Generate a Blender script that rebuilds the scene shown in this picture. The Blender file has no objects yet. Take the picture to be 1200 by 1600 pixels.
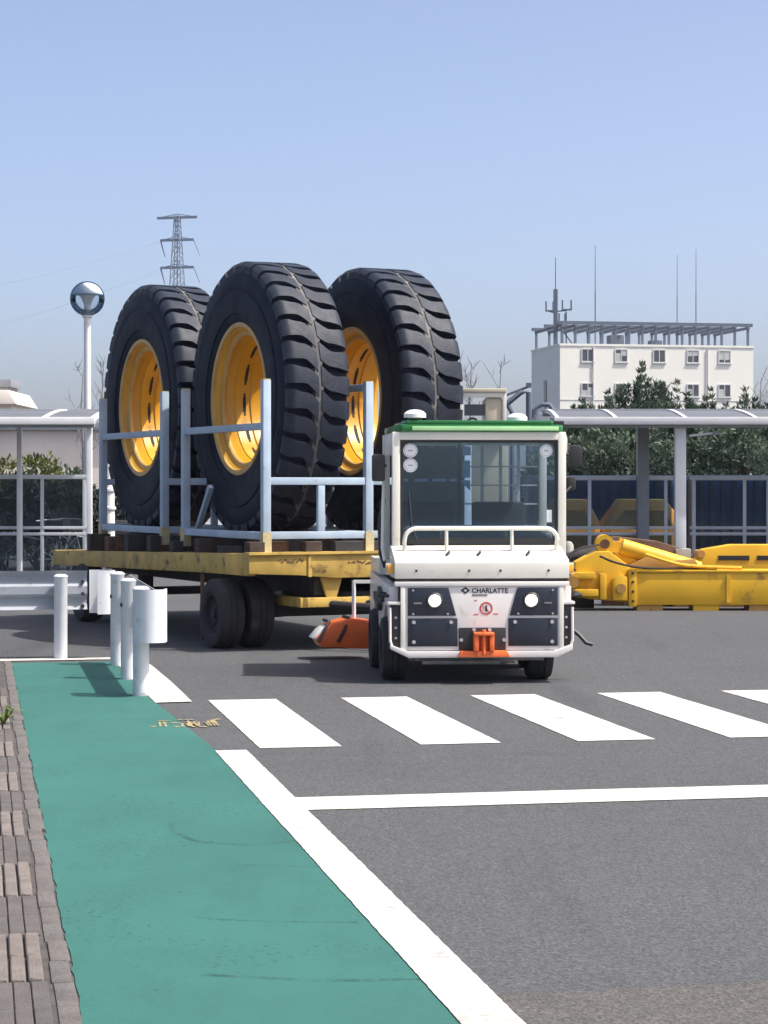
import bpy, bmesh, math, random
from mathutils import Vector, Matrix, Euler

R = math.radians
rnd = random.Random(7)
scene = bpy.context.scene
COL = scene.collection

# ------------------------------------------------------------------ camera, sky, sun, exposure
cam = bpy.data.cameras.new('camera')
cam_o = bpy.data.objects.new('camera', cam)
COL.objects.link(cam_o)
cam_o.location = (0, 0, 1.55)
cam_o.rotation_euler = (R(90), 0, 0)
cam.sensor_fit = 'VERTICAL'
cam.sensor_height = 24.0
cam.sensor_width = 18.0
cam.lens = 3370 / 1600 * 24.0
cam.shift_y = -0.025
cam.clip_end = 5000
cam.clip_start = 0.1
scene.camera = cam_o

SUN_EL = R(58)
SUN_AZ = Vector((0.97, -0.24, 0)).normalized()          # horizontal direction towards the sun
sun_dir = Vector((SUN_AZ.x * math.cos(SUN_EL), SUN_AZ.y * math.cos(SUN_EL), math.sin(SUN_EL)))

world = bpy.data.worlds.new('World')
scene.world = world
world.use_nodes = True
wn = world.node_tree
sky = wn.nodes.new('ShaderNodeTexSky')
sky.sky_type = 'NISHITA'
sky.sun_disc = False
sky.sun_elevation = SUN_EL
sky.sun_rotation = math.atan2(SUN_AZ.x, SUN_AZ.y)
sky.altitude = 0
sky.air_density = 0.5
sky.dust_density = 3.45
sky.ozone_density = 1.2
tint = wn.nodes.new('ShaderNodeMix')            # even camera white balance over the whole sky
tint.data_type = 'RGBA'
tint.blend_type = 'MULTIPLY'
tint.inputs[0].default_value = 1.0
tint.inputs[7].default_value = (1.03, 1.0, .97, 1)
wn.links.new(sky.outputs[0], tint.inputs[6])
wn.links.new(tint.outputs[2], wn.nodes['Background'].inputs[0])
wn.nodes['Background'].inputs[1].default_value = 0.15

sl = bpy.data.lights.new('sun', 'SUN')
sl.energy = 3.4
sl.angle = R(0.53)
sl.color = (1.0, 0.955, 0.88)
so = bpy.data.objects.new('sun', sl)
COL.objects.link(so)
so.rotation_euler = (-sun_dir).to_track_quat('-Z', 'Y').to_euler()

vs = scene.view_settings
vs.view_transform = 'Standard'
vs.look = 'None'
vs.gamma = 1.0
vs.use_curve_mapping = False
vs.exposure = 0.93


# ------------------------------------------------------------------ materials
def _noise(nt, coord, scale, detail=4, rough=.55):
    n = nt.nodes.new('ShaderNodeTexNoise')
    n.inputs['Scale'].default_value = scale
    n.inputs['Detail'].default_value = detail
    n.inputs['Roughness'].default_value = rough
    nt.links.new(coord, n.inputs['Vector'])
    return n.outputs['Fac']


def _ramp(nt, fac, a, b, ca=(0, 0, 0, 1), cb=(1, 1, 1, 1)):
    r = nt.nodes.new('ShaderNodeValToRGB')
    r.color_ramp.elements[0].position = a
    r.color_ramp.elements[1].position = b
    r.color_ramp.elements[0].color = ca
    r.color_ramp.elements[1].color = cb
    nt.links.new(fac, r.inputs[0])
    return r.outputs[0]


def _mix(nt, fac, a, b, mode='MIX'):
    m = nt.nodes.new('ShaderNodeMix')
    m.data_type = 'RGBA'
    m.blend_type = mode
    for sock, v in ((m.inputs[0], fac), (m.inputs[6], a), (m.inputs[7], b)):
        if isinstance(v, (int, float)):
            sock.default_value = v
        elif isinstance(v, (tuple, list)):
            sock.default_value = (*v[:3], 1)
        else:
            nt.links.new(v, sock)
    return m.outputs[2]


def _math(nt, op, a, b=None, c=None):
    m = nt.nodes.new('ShaderNodeMath')
    m.operation = op
    for i, v in enumerate((a, b, c)):
        if v is None:
            continue
        if isinstance(v, (int, float)):
            m.inputs[i].default_value = v
        else:
            nt.links.new(v, m.inputs[i])
    return m.outputs[0]


def pmat(name, col, rough=.6, metal=0.0, var=.12, scale=3.0, bump=0.0, bscale=60.0,
         wear=None, wear_amt=.5, wear_scale=6.0, coat=0.0, spec=.5, speck=None, speck_scale=300., emit=None,
         emit_strength=0.0):
    """painted / worn surface; wear = colour of worn or dirty patches"""
    m = bpy.data.materials.new(name)
    m.use_nodes = True
    nt = m.node_tree
    b = nt.nodes['Principled BSDF']
    tc = nt.nodes.new('ShaderNodeTexCoord')
    oi = nt.nodes.new('ShaderNodeObjectInfo')
    off = nt.nodes.new('ShaderNodeVectorMath')
    off.operation = 'ADD'
    sc = nt.nodes.new('ShaderNodeVectorMath')
    sc.operation = 'SCALE'
    sc.inputs[0].default_value = (13.1, 7.7, 5.3)
    nt.links.new(oi.outputs['Random'], sc.inputs['Scale'])
    nt.links.new(tc.outputs['Object'], off.inputs[0])
    nt.links.new(sc.outputs[0], off.inputs[1])
    P = off.outputs[0]
    c0 = tuple(max(0, x * (1 - var)) for x in col)
    c1 = tuple(min(1, x * (1 + var)) for x in col)
    colr = _mix(nt, _ramp(nt, _noise(nt, P, scale), .3, .7), c0, c1)
    if speck:
        f = _ramp(nt, _noise(nt, P, speck_scale, 2, .6), .42, .62)
        colr = _mix(nt, f, colr, speck)
    if wear:
        n1 = _noise(nt, P, wear_scale, 8, .65)
        f = _ramp(nt, n1, 1 - wear_amt, min(1, 1 - wear_amt + .12))
        colr = _mix(nt, f, colr, wear)
    nt.links.new(colr, b.inputs['Base Color'])
    rr = _math(nt, 'MULTIPLY_ADD', _noise(nt, P, scale * 2.3), .3, rough - .15)
    nt.links.new(rr, b.inputs['Roughness'])
    b.inputs['Metallic'].default_value = metal
    b.inputs['Coat Weight'].default_value = coat
    b.inputs['Specular IOR Level'].default_value = spec
    if emit:
        b.inputs['Emission Color'].default_value = (*emit, 1)
        b.inputs['Emission Strength'].default_value = emit_strength
    if bump:
        bn = nt.nodes.new('ShaderNodeBump')
        bn.inputs['Strength'].default_value = bump
        bn.inputs['Distance'].default_value = .02
        nt.links.new(_noise(nt, P, bscale, 5, .6), bn.inputs['Height'])
        nt.links.new(bn.outputs[0], b.inputs['Normal'])
    return m


def glass_mat(name, tint, trans=.6, rough=.03, minref=0.0):
    m = bpy.data.materials.new(name)
    m.use_nodes = True
    nt = m.node_tree
    nt.nodes.clear()
    out = nt.nodes.new('ShaderNodeOutputMaterial')
    tr = nt.nodes.new('ShaderNodeBsdfTransparent')
    tr.inputs[0].default_value = (*tint, 1)
    gl = nt.nodes.new('ShaderNodeBsdfGlossy')
    gl.inputs['Roughness'].default_value = rough
    gl.inputs['Color'].default_value = (.56, .80, 1, 1)
    df = nt.nodes.new('ShaderNodeBsdfDiffuse')
    tc = nt.nodes.new('ShaderNodeTexCoord')
    nt.links.new(_ramp(nt, _noise(nt, tc.outputs['Object'], 4, 6), .3, .8, (.03, .035, .045, 1), (.10, .11, .13, 1)),
                 df.inputs[0])
    fr = nt.nodes.new('ShaderNodeFresnel')
    fr.inputs[0].default_value = 1.5
    m1 = nt.nodes.new('ShaderNodeMixShader')
    m1.inputs[0].default_value = trans
    nt.links.new(df.outputs[0], m1.inputs[1])
    nt.links.new(tr.outputs[0], m1.inputs[2])
    m2 = nt.nodes.new('ShaderNodeMixShader')
    nt.links.new(_math(nt, 'ADD', fr.outputs[0], minref), m2.inputs[0])
    nt.links.new(m1.outputs[0], m2.inputs[1])
    nt.links.new(gl.outputs[0], m2.inputs[2])
    nt.links.new(m2.outputs[0], out.inputs[0])
    return m


def asphalt_mat(name, base, worn=True):
    m = bpy.data.materials.new(name)
    m.use_nodes = True
    nt = m.node_tree
    b = nt.nodes['Principled BSDF']
    tc = nt.nodes.new('ShaderNodeTexCoord')
    P = tc.outputs['Object']
    big = _ramp(nt, _noise(nt, P, .35, 5, .6), .3, .7)
    c = _mix(nt, big, tuple(x * .86 for x in base), tuple(x * 1.14 for x in base))
    mid = _ramp(nt, _noise(nt, P, 5, 5, .6), .3, .75)
    c = _mix(nt, mid, c, tuple(x * 1.12 for x in base), 'MIX')
    v = nt.nodes.new('ShaderNodeTexVoronoi')
    v.inputs['Scale'].default_value = 95
    nt.links.new(P, v.inputs['Vector'])
    stone = _ramp(nt, v.outputs['Color'], .25, .95, (.75, .75, .76, 1), (1.30, 1.30, 1.29, 1))
    c = _mix(nt, 1.0, c, stone, 'MULTIPLY')
    sp = _ramp(nt, _noise(nt, P, 34, 3, .6), .35, .7, (.82, .82, .82, 1), (1.16, 1.16, 1.16, 1))
    c = _mix(nt, .8, c, sp, 'MULTIPLY')
    if worn:
        # dark tyre tracks and oil stains
        mp = nt.nodes.new('ShaderNodeMapping')
        mp.inputs['Rotation'].default_value = (0, 0, R(-10.7))
        mp.inputs['Scale'].default_value = (.9, .07, 1)
        nt.links.new(P, mp.inputs[0])
        st = _ramp(nt, _noise(nt, mp.outputs[0], 1.6, 5, .6), .55, .72)
        c = _mix(nt, _math(nt, 'MULTIPLY', st, .38), c, tuple(x * .4 for x in base))
        # sparse pale chippings and dark tar spots
        fl = _noise(nt, P, 46, 2, .5)
        c = _mix(nt, _math(nt, 'MULTIPLY', _ramp(nt, fl, .70, .74), .6), c, tuple(min(1, x * 2.6) for x in base))
        c = _mix(nt, _math(nt, 'MULTIPLY', _ramp(nt, _noise(nt, P, 17, 3, .6), .70, .74), .6), c, tuple(x * .45 for x in base))
        st2 = _ramp(nt, _noise(nt, P, 1.7, 6, .7), .66, .74)
        c = _mix(nt, _math(nt, 'MULTIPLY', st2, .45), c, tuple(x * .45 for x in base))
    nt.links.new(c, b.inputs['Base Color'])
    b.inputs['Roughness'].default_value = .92
    b.inputs['Specular IOR Level'].default_value = .25
    bn = nt.nodes.new('ShaderNodeBump')
    bn.inputs['Strength'].default_value = .5
    bn.inputs['Distance'].default_value = .006
    nt.links.new(v.outputs['Distance'], bn.inputs['Height'])
    nt.links.new(bn.outputs[0], b.inputs['Normal'])
    return m


def paint_mat(name, col, under, wear=.3, scuff=False):
    """thin road paint with the asphalt coming through and dirt"""
    m = bpy.data.materials.new(name)
    m.use_nodes = True
    nt = m.node_tree
    b = nt.nodes['Principled BSDF']
    tc = nt.nodes.new('ShaderNodeTexCoord')
    P = tc.outputs['Object']
    c = _mix(nt, _ramp(nt, _noise(nt, P, .9, 5, .6), .3, .7), tuple(x * .88 for x in col), tuple(min(.95, x * 1.08) for x in col))
    c = _mix(nt, _math(nt, 'MULTIPLY', _ramp(nt, _noise(nt, P, 70, 3, .7), .55, .75), .35), c, tuple(x * .55 for x in col))
    n1 = _noise(nt, P, 2.2, 8, .75)
    n2 = _noise(nt, P, 26, 6, .7)
    f = _ramp(nt, _math(nt, 'MULTIPLY_ADD', n1, .6, _math(nt, 'MULTIPLY', n2, .4)), .72 - wear * .5, .78 - wear * .3)
    c = _mix(nt, _math(nt, 'MULTIPLY', f, .8), c, under)
    if not scuff:
        # grey tyre smears across the paint
        ms = nt.nodes.new('ShaderNodeMapping')
        ms.inputs['Rotation'].default_value = (0, 0, R(12))
        ms.inputs['Scale'].default_value = (1.6, 7.0, 1)
        nt.links.new(P, ms.inputs[0])
        sm = _math(nt, 'MULTIPLY', _ramp(nt, _noise(nt, ms.outputs[0], 1.0, 7, .7), .54, .72), _ramp(nt, _noise(nt, P, 38, 4, .7), .25, .65))
        c = _mix(nt, _math(nt, 'MULTIPLY', sm, .75), c, tuple(x * .42 for x in col))
    if scuff:
        sx = nt.nodes.new('ShaderNodeSeparateXYZ')
        nt.links.new(P, sx.inputs[0])
        wob = _noise(nt, P, 3, 3)
        for (cx, cy, ax, ay, th, a0, a1) in ((-.60, 9.95, .38, .64, .03, -3.1, -1.0), (-.15, 8.0, .8, .35, .035, -2.3, -1.5),
                                             (-.3, 8.9, .4, .12, .06, -2.4, -.6), (-.1, 7.2, .8, .45, .04, -2.2, -1.2)):
            x = _math(nt, 'DIVIDE', _math(nt, 'SUBTRACT', sx.outputs[0], cx), ax)
            y = _math(nt, 'DIVIDE', _math(nt, 'SUBTRACT', sx.outputs[1], cy), ay)
            r = _math(nt, 'SQRT', _math(nt, 'ADD', _math(nt, 'MULTIPLY', x, x), _math(nt, 'MULTIPLY', y, y)))
            r = _math(nt, 'ADD', r, _math(nt, 'MULTIPLY', wob, .12))
            d = _math(nt, 'ABSOLUTE', _math(nt, 'SUBTRACT', r, 1.06))
            k = _math(nt, 'LESS_THAN', d, th)
            ang = _math(nt, 'ARCTAN2', y, x)
            k = _math(nt, 'MULTIPLY', k, _math(nt, 'MULTIPLY', _math(nt, 'GREATER_THAN', ang, a0), _math(nt, 'LESS_THAN', ang, a1)))
            k = _math(nt, 'MULTIPLY', k, _ramp(nt, _noise(nt, P, 9, 6, .8), .42, .60))
            c = _mix(nt, _math(nt, 'MULTIPLY', k, .8), c, tuple(x * .3 for x in col))
        # dull blotches and worn streaks along the walking direction
        mp = nt.nodes.new('ShaderNodeMapping')
        mp.inputs['Rotation'].default_value = (0, 0, R(-10.7))
        mp.inputs['Scale'].default_value = (1.0, .25, 1)
        nt.links.new(P, mp.inputs[0])
        c = _mix(nt, _math(nt, 'MULTIPLY', _ramp(nt, _noise(nt, mp.outputs[0], 3.2, 7, .7), .52, .70), .35), c, tuple(x * .62 for x in col))
        c = _mix(nt, _math(nt, 'MULTIPLY', _ramp(nt, _noise(nt, mp.outputs[0], 1.1, 6, .65), .50, .75), .30), c, tuple(x * 1.5 for x in col))
        # small chips
        v = nt.nodes.new('ShaderNodeTexNoise')
        v.inputs['Scale'].default_value = 38
        nt.links.new(P, v.inputs['Vector'])
        chips = _math(nt, 'MULTIPLY', _ramp(nt, v.outputs['Fac'], .60, .66), _ramp(nt, _noise(nt, P, 1.3, 4), .45, .6))
        c = _mix(nt, _math(nt, 'MULTIPLY', chips, .6), c, tuple(x * .35 for x in col))
    nt.links.new(c, b.inputs['Base Color'])
    b.inputs['Roughness'].default_value = .75
    b.inputs['Specular IOR Level'].default_value = .3
    bn = nt.nodes.new('ShaderNodeBump')
    bn.inputs['Strength'].default_value = .35
    bn.inputs['Distance'].default_value = .004
    nt.links.new(_noise(nt, P, 130, 3, .6), bn.inputs['Height'])
    nt.links.new(bn.outputs[0], b.inputs['Normal'])
    return m


ASPH = (.075, .0775, .081)
M = dict(
    asphalt=asphalt_mat('asphalt', ASPH),
    asphalt_patch=asphalt_mat('asphalt_patch', (.086, .083, .079)),
    green=paint_mat('green_paint', (.030, .122, .103), (.03, .065, .06), .20, True),
    white_line=paint_mat('white_line', (.55, .53, .485), (.17, .165, .16), .44),
    yellow_line=paint_mat('yellow_line', (.52, .41, .18), (.14, .13, .10), .75),
    brick_light=pmat('brick_light', (.168, .144, .128), .85, var=.22, scale=9, bump=.6, bscale=120, wear=(.135, .12, .11), wear_amt=.46),
    brick_dark=pmat('brick_dark', (.098, .088, .082), .9, var=.2, scale=9, bump=.6, bscale=120, wear=(.15, .138, .13), wear_amt=.36),
    kerb=pmat('kerb', (.115, .105, .098), .9, var=.25, scale=6, bump=.7, bscale=50, wear=(.09, .085, .08), wear_amt=.42),
    joint=pmat('joint_sand', (.06, .054, .05), .95, var=.3, scale=12),
    rubber=pmat('giant_rubber', (.003, .0075, .020), .62, var=.22, scale=2.5, bump=.12, bscale=90, wear=(.011, .016, .028), wear_amt=.40, wear_scale=3, spec=.22),
    tread=pmat('tread_rubber', (.014, .020, .034), .58, var=.25, scale=5, bump=.25, bscale=60, wear=(.04, .043, .052), wear_amt=.42, wear_scale=7, spec=.35),
    dust=pmat('dusty_rubber', (.10, .098, .097), .9, var=.3, scale=6, bump=.2, bscale=60, wear=(.19, .18, .17), wear_amt=.47, wear_scale=5),
    rim=pmat('rim_yellow', (.60, .30, .015), .42, var=.12, scale=2, wear=(.32, .13, .02), wear_amt=.42, wear_scale=4, coat=.15),
    rim_edge=pmat('rim_edge', (.52, .33, .10), .45, var=.15, scale=4, wear=(.3, .2, .1), wear_amt=.4),
    dark=pmat('dark_gap', (.015, .015, .018), .8, var=.2),
    rack=pmat('rack_paint', (.36, .45, .54), .55, var=.12, scale=4, wear=(.22, .19, .16), wear_amt=.36, wear_scale=9, bump=.1),
    rack_foot=pmat('rack_foot', (.50, .43, .24), .6, var=.2, scale=8, wear=(.25, .22, .2), wear_amt=.45, wear_scale=14),
    trailer_yellow=pmat('trailer_yellow', (.50, .335, .075), .6, var=.28, scale=3, wear=(.12, .075, .03), wear_amt=.45, wear_scale=5, bump=.1),
    rust=pmat('rust', (.13, .072, .045), .9, var=.35, scale=6, bump=.3, bscale=50, wear=(.05, .035, .03), wear_amt=.45),
    timber=pmat('timber', (.14, .09, .062), .9, var=.35, scale=5, bump=.3, wear=(.3, .25, .2), wear_amt=.36),
    darkwood=pmat('dark_timber', (.05, .035, .028), .9, var=.35, scale=7, bump=.3, wear=(.12, .10, .08), wear_amt=.36),
    chassis=pmat('chassis_dark', (.028, .027, .03), .75, var=.3, scale=5, wear=(.07, .055, .045), wear_amt=.4),
    wheel_rubber=pmat('wheel_rubber', (.026, .026, .028), .8, var=.25, scale=8, bump=.2, bscale=80, wear=(.06, .056, .052), wear_amt=.42),
    hub=pmat('hub_grey', (.22, .22, .22), .5, .4, var=.2, scale=8, wear=(.08, .07, .06), wear_amt=.4),
    cream=pmat('cream_paint', (.72, .70, .62), .4, var=.06, scale=2, wear=(.50, .47, .40), wear_amt=.40, wear_scale=5, coat=.3),
    warm_white=pmat('warm_white', (.68, .655, .63), .4, var=.05, scale=2, wear=(.50, .47, .43), wear_amt=.37, wear_scale=5, coat=.1),
    black_panel=pmat('black_panel', (.012, .017, .030), .42, var=.2, scale=5),
    black_plastic=pmat('black_plastic', (.02, .02, .022), .5, var=.2, scale=6),
    bolt=pmat('bolt_zinc', (.55, .55, .56), .35, .6, var=.1),
    green_roof=pmat('roof_green', (.012, .14, .03), .35, var=.1, scale=3, coat=.3),
    green_edge=pmat('roof_light_green', (.42, .72, .34), .35, var=.08, scale=3, coat=.3),
    dome=pmat('dome_white', (.78, .78, .76), .35, var=.05, coat=.3),
    amber=pmat('amber_lens', (.72, .36, .04), .25, var=.1, coat=.5),
    lamp=pmat('headlamp_lens', (.9, .9, .9), .2, var=.02, emit=(1, .98, .95), emit_strength=2.2),
    orange=pmat('orange_paint', (.80, .150, .035), .42, var=.12, scale=5, wear=(.35, .06, .015), wear_amt=.38, wear_scale=9),
    sticker=pmat('sticker_white', (.72, .74, .76), .5, var=.06),
    ink=pmat('ink_black', (.02, .02, .02), .5, var=.05),
    red_ink=pmat('ink_red', (.55, .035, .03), .5, var=.1),
    seat=pmat('seat_vinyl', (.03, .03, .033), .6, var=.2),
    cab_inner=pmat('cab_inner', (.12, .125, .135), .6, var=.15),
    windshield=glass_mat('windshield_glass', (.74, .83, .90), .93, .03, .10),
    tinted=glass_mat('tinted_panel', (.40, .52, .70), .95, .03, .0),
    shelter_clear=glass_mat('shelter_clear', (.62, .66, .68), .85),
    shelter_roof=pmat('roof_polycarbonate', (.12, .125, .13), .45, var=.08, scale=2, wear=(.09, .09, .09), wear_amt=.4),
    alu=pmat('aluminium', (.55, .57, .59), .45, .3, var=.08, scale=3),
    alu_white=pmat('white_aluminium', (.70, .70, .69), .45, var=.07, scale=3, wear=(.5, .49, .47), wear_amt=.36),
    alu_grey=pmat('grey_aluminium', (.26, .28, .30), .5, .2, var=.1, scale=3),
    guard=pmat('guard_white', (.60, .62, .65), .45, var=.08, scale=3, wear=(.38, .36, .33), wear_amt=.42, wear_scale=8, bump=.05),
    guard_dirty=pmat('guard_beam', (.31, .335, .375), .5, var=.1, scale=2, wear=(.22, .225, .23), wear_amt=.42, wear_scale=4),
    machine=pmat('machine_yellow', (.68, .39, .012), .55, var=.1, scale=2, wear=(.26, .14, .03), wear_amt=.43, wear_scale=3, coat=.0),
    machine_dark=pmat('machine_ochre', (.40, .22, .05), .6, var=.2, scale=4, wear=(.12, .08, .05), wear_amt=.42),
    bucket=pmat('bucket_ochre', (.55, .26, .05), .6, var=.2, scale=3, wear=(.16, .08, .04), wear_amt=.42),
    chrome=pmat('rod_steel', (.55, .55, .55), .25, .9, var=.1),
    bldg=pmat('building_cream', (.76, .75, .68), .85, var=.04, scale=.15, wear=(.62, .61, .56), wear_amt=.40, wear_scale=.3),
    bldg_shade=pmat('building_cream_shade', (.60, .62, .63), .85, var=.04, scale=.15),  # wall cream greyed, side-face shade put into the colour; not assigned
    bldg_trim=pmat('building_trim', (.42, .43, .42), .8, var=.05),
    frame_blue=pmat('roof_frame_steel', (.105, .128, .17), .6, .2, var=.1, scale=.5),
    win_frame=pmat('window_frame', (.55, .55, .54), .6, var=.06),
    win_glass=pmat('window_glass', (.045, .055, .07), .12, var=.25, scale=.6, spec=.8),
    blind=pmat('window_blind', (.42, .43, .42), .7, var=.15, scale=1.0),
    steel_far=pmat('pylon_steel', (.24, .29, .36), .6, .2, var=.1, scale=.3),
    wire=pmat('wire', (.16, .19, .24), .6, var=.05),
    beige_wall=pmat('beige_wall', (.70, .63, .55), .9, var=.08, scale=.5, wear=(.64, .57, .50), wear_amt=.4, wear_scale=1),
    grey_roof=pmat('grey_roof', (.22, .23, .25), .8, var=.12, scale=1.2, bump=.3, bscale=6),
    bark=pmat('bark', (.09, .07, .055), .95, var=.3, scale=9, bump=.5, bscale=20),
    twig=pmat('bare_twig', (.17, .16, .16), .95, var=.2),
    cab_beige=pmat('machine_beige', (.50, .45, .33), .55, var=.12, scale=3, wear=(.3, .25, .18), wear_amt=.38),
    tube_black=pmat('bike_black', (.02, .02, .022), .4, var=.2),
    bike_silver=pmat('bike_silver', (.45, .46, .47), .35, .7, var=.1),
    globe=glass_mat('globe_glass', (.86, .90, .92), .97, .02),
    concrete=pmat('concrete', (.36, .35, .33), .9, var=.12, scale=1.5, bump=.3, bscale=30, wear=(.24, .23, .22), wear_amt=.42),
)


def leaf_mat(name, c0, c1):
    m = bpy.data.materials.new(name)
    m.use_nodes = True
    nt = m.node_tree
    b = nt.nodes['Principled BSDF']
    at = nt.nodes.new('ShaderNodeAttribute')
    at.attribute_name = 'tone'
    nt.links.new(_mix(nt, at.outputs['Fac'], c0, c1), b.inputs['Base Color'])
    b.inputs['Roughness'].default_value = .6
    b.inputs['Specular IOR Level'].default_value = .3
    tr = nt.nodes.new('ShaderNodeBsdfTranslucent')
    nt.links.new(_mix(nt, at.outputs['Fac'], c0, c1), tr.inputs[0])
    mx = nt.nodes.new('ShaderNodeMixShader')
    mx.inputs[0].default_value = .25
    out = nt.nodes['Material Output']
    nt.links.new(b.outputs[0], mx.inputs[1])
    nt.links.new(tr.outputs[0], mx.inputs[2])
    nt.links.new(mx.outputs[0], out.inputs[0])
    return m


M['leaf'] = leaf_mat('conifer_leaf', (.022, .048, .032), (.13, .175, .115))
M['hedge'] = leaf_mat('hedge_leaf', (.06, .085, .02), (.16, .18, .05))
M['darkhedge'] = leaf_mat('dark_hedge_leaf', (.018, .026, .022), (.06, .075, .065))
M['weed'] = leaf_mat('weed_leaf', (.08, .13, .03), (.22, .25, .07))


# ------------------------------------------------------------------ mesh helpers
class MB:
    def __init__(self):
        self.v = []
        self.f = []

    def add(self, verts, faces):
        o = len(self.v)
        self.v += [tuple(p) for p in verts]
        self.f += [tuple(i + o for i in f) for f in faces]
        return self

    def box(self, x0, x1, y0, y1, z0, z1, mtx=None):
        vs_ = [Vector((x, y, z)) for z in (z0, z1) for y in (y0, y1) for x in (x0, x1)]
        if mtx is not None:
            vs_ = [mtx @ p for p in vs_]
        return self.add(vs_, [(0, 2, 3, 1), (4, 5, 7, 6), (0, 1, 5, 4), (2, 6, 7, 3), (0, 4, 6, 2), (1, 3, 7, 5)])

    def bar(self, p0, p1, w, h=None, up=(0, 0, 1)):
        """rectangular bar between two points"""
        h = h or w
        p0, p1 = Vector(p0), Vector(p1)
        d = (p1 - p0)
        L = d.length
        d.normalize()
        u = Vector(up)
        if abs(d.dot(u)) > .98:
            u = Vector((0, 1, 0))
        s = d.cross(u).normalized()
        t = s.cross(d).normalized()
        mt = Matrix((s, d, t)).transposed().to_4x4()
        mt.translation = p0
        return self.box(-w / 2, w / 2, 0, L, -h / 2, h / 2, mt)

    def cyl(self, p0, p1, r0, r1=None, n=14, caps=True):
        r1 = r0 if r1 is None else r1
        p0, p1 = Vector(p0), Vector(p1)
        d = (p1 - p0).normalized()
        a = Vector((0, 0, 1)) if abs(d.z) < .9 else Vector((1, 0, 0))
        s = d.cross(a).normalized()
        t = d.cross(s)
        vs_ = []
        for p, r in ((p0, r0), (p1, r1)):
            for i in range(n):
                an = 2 * math.pi * i / n
                vs_.append(p + (s * math.cos(an) + t * math.sin(an)) * r)
        fs = [(i, (i + 1) % n, n + (i + 1) % n, n + i) for i in range(n)]
        if caps:
            fs += [tuple(range(n - 1, -1, -1)), tuple(range(n, 2 * n))]
        return self.add(vs_, fs)

    def tube(self, pts, r, n=10, closed=False, caps=True):
        pts = [Vector(p) for p in pts]
        m = len(pts)
        rings = []
        prev = None
        for i, p in enumerate(pts):
            a = pts[(i - 1) % m] if (closed or i > 0) else p
            b = pts[(i + 1) % m] if (closed or i < m - 1) else p
            d = (b - a).normalized()
            if prev is None:
                ref = Vector((0, 0, 1)) if abs(d.z) < .9 else Vector((1, 0, 0))
                s = d.cross(ref).normalized()
            else:
                s = (prev - d * prev.dot(d)).normalized()
            prev = s
            t = d.cross(s)
            rings.append([p + (s * math.cos(2 * math.pi * k / n) + t * math.sin(2 * math.pi * k / n)) * r for k in range(n)])
        vs_ = [q for ring in rings for q in ring]
        fs = []
        for i in range(m if closed else m - 1):
            j = (i + 1) % m
            for k in range(n):
                fs.append((i * n + k, i * n + (k + 1) % n, j * n + (k + 1) % n, j * n + k))
        if caps and not closed:
            fs += [tuple(range(n - 1, -1, -1)), tuple((m - 1) * n + k for k in range(n))]
        return self.add(vs_, fs)

    def hose(self, pts, r, n=8):
        P = [Vector(p) for p in pts]
        P = [P[0] * 2 - P[1]] + P + [P[-1] * 2 - P[-2]]
        out = []
        for i in range(1, len(P) - 2):
            for k in range(8):
                t = k / 8
                a, b_, c, d = P[i - 1], P[i], P[i + 1], P[i + 2]
                out.append(.5 * ((2 * b_) + (c - a) * t + (2 * a - 5 * b_ + 4 * c - d) * t * t + (3 * b_ - a - 3 * c + d) * t ** 3))
        out.append(P[-2])
        return self.tube(out, r, n)

    def prism(self, poly, fn, d0, d1):
        """poly of 2d points, fn(a, b, d) -> 3d"""
        n = len(poly)
        vs_ = [fn(a, b, d0) for a, b in poly] + [fn(a, b, d1) for a, b in poly]
        fs = [tuple(range(n - 1, -1, -1)), tuple(range(n, 2 * n))]
        fs += [(i, (i + 1) % n, n + (i + 1) % n, n + i) for i in range(n)]
        return self.add(vs_, fs)

    def lathe(self, prof, n, fn, closed=False):
        """prof (x, r); fn(x, r, ang) -> 3d"""
        m = len(prof)
        vs_ = [fn(x, r, 2 * math.pi * i / n) for i in range(n) for x, r in prof]
        fs = []
        for i in range(n):
            j = (i + 1) % n
            for k in range(m if closed else m - 1):
                k2 = (k + 1) % m
                fs.append((i * m + k, j * m + k, j * m + k2, i * m + k2))
        return self.add(vs_, fs)

    def mesh(self, name, mat, bevel=0, smooth=True, seg=2):
        me = bpy.data.meshes.new(name)
        bm = bmesh.new()
        vv = [bm.verts.new(p) for p in self.v]
        for f in self.f:
            try:
                bm.faces.new([vv[i] for i in f])
            except ValueError:
                pass
        bmesh.ops.recalc_face_normals(bm, faces=bm.faces)
        if bevel:
            bm.normal_update()
            es = [e for e in bm.edges if len(e.link_faces) == 2 and e.calc_face_angle(0) > R(38)]
            bmesh.ops.bevel(bm, geom=es, offset=bevel, segments=seg, affect='EDGES', clamp_overlap=True, profile=.6)
        bm.to_mesh(me)
        bm.free()
        if smooth:
            me.polygons.foreach_set('use_smooth', [True] * len(me.polygons))
            me.set_sharp_from_angle(angle=R(36))
        me.materials.append(M[mat] if isinstance(mat, str) else mat)
        return me

    def build(self, name, mat, parent=None, loc=(0, 0, 0), rz=0.0, **k):
        me = self.mesh(name, mat, **k)
        return put(name, me, parent, loc, rz)


def put(name, me, parent=None, loc=(0, 0, 0), rz=0.0):
    o = bpy.data.objects.new(name, me)
    COL.objects.link(o)
    o.location = loc
    o.rotation_euler = (0, 0, rz)
    if parent is not None:
        o.parent = parent
    return o


def tag(o, label=None, cat=None, group=None, kind=None):
    if label:
        o['label'] = label
    if cat:
        o['category'] = cat
    if group:
        o['group'] = group
    if kind:
        o['kind'] = kind
    return o


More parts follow.
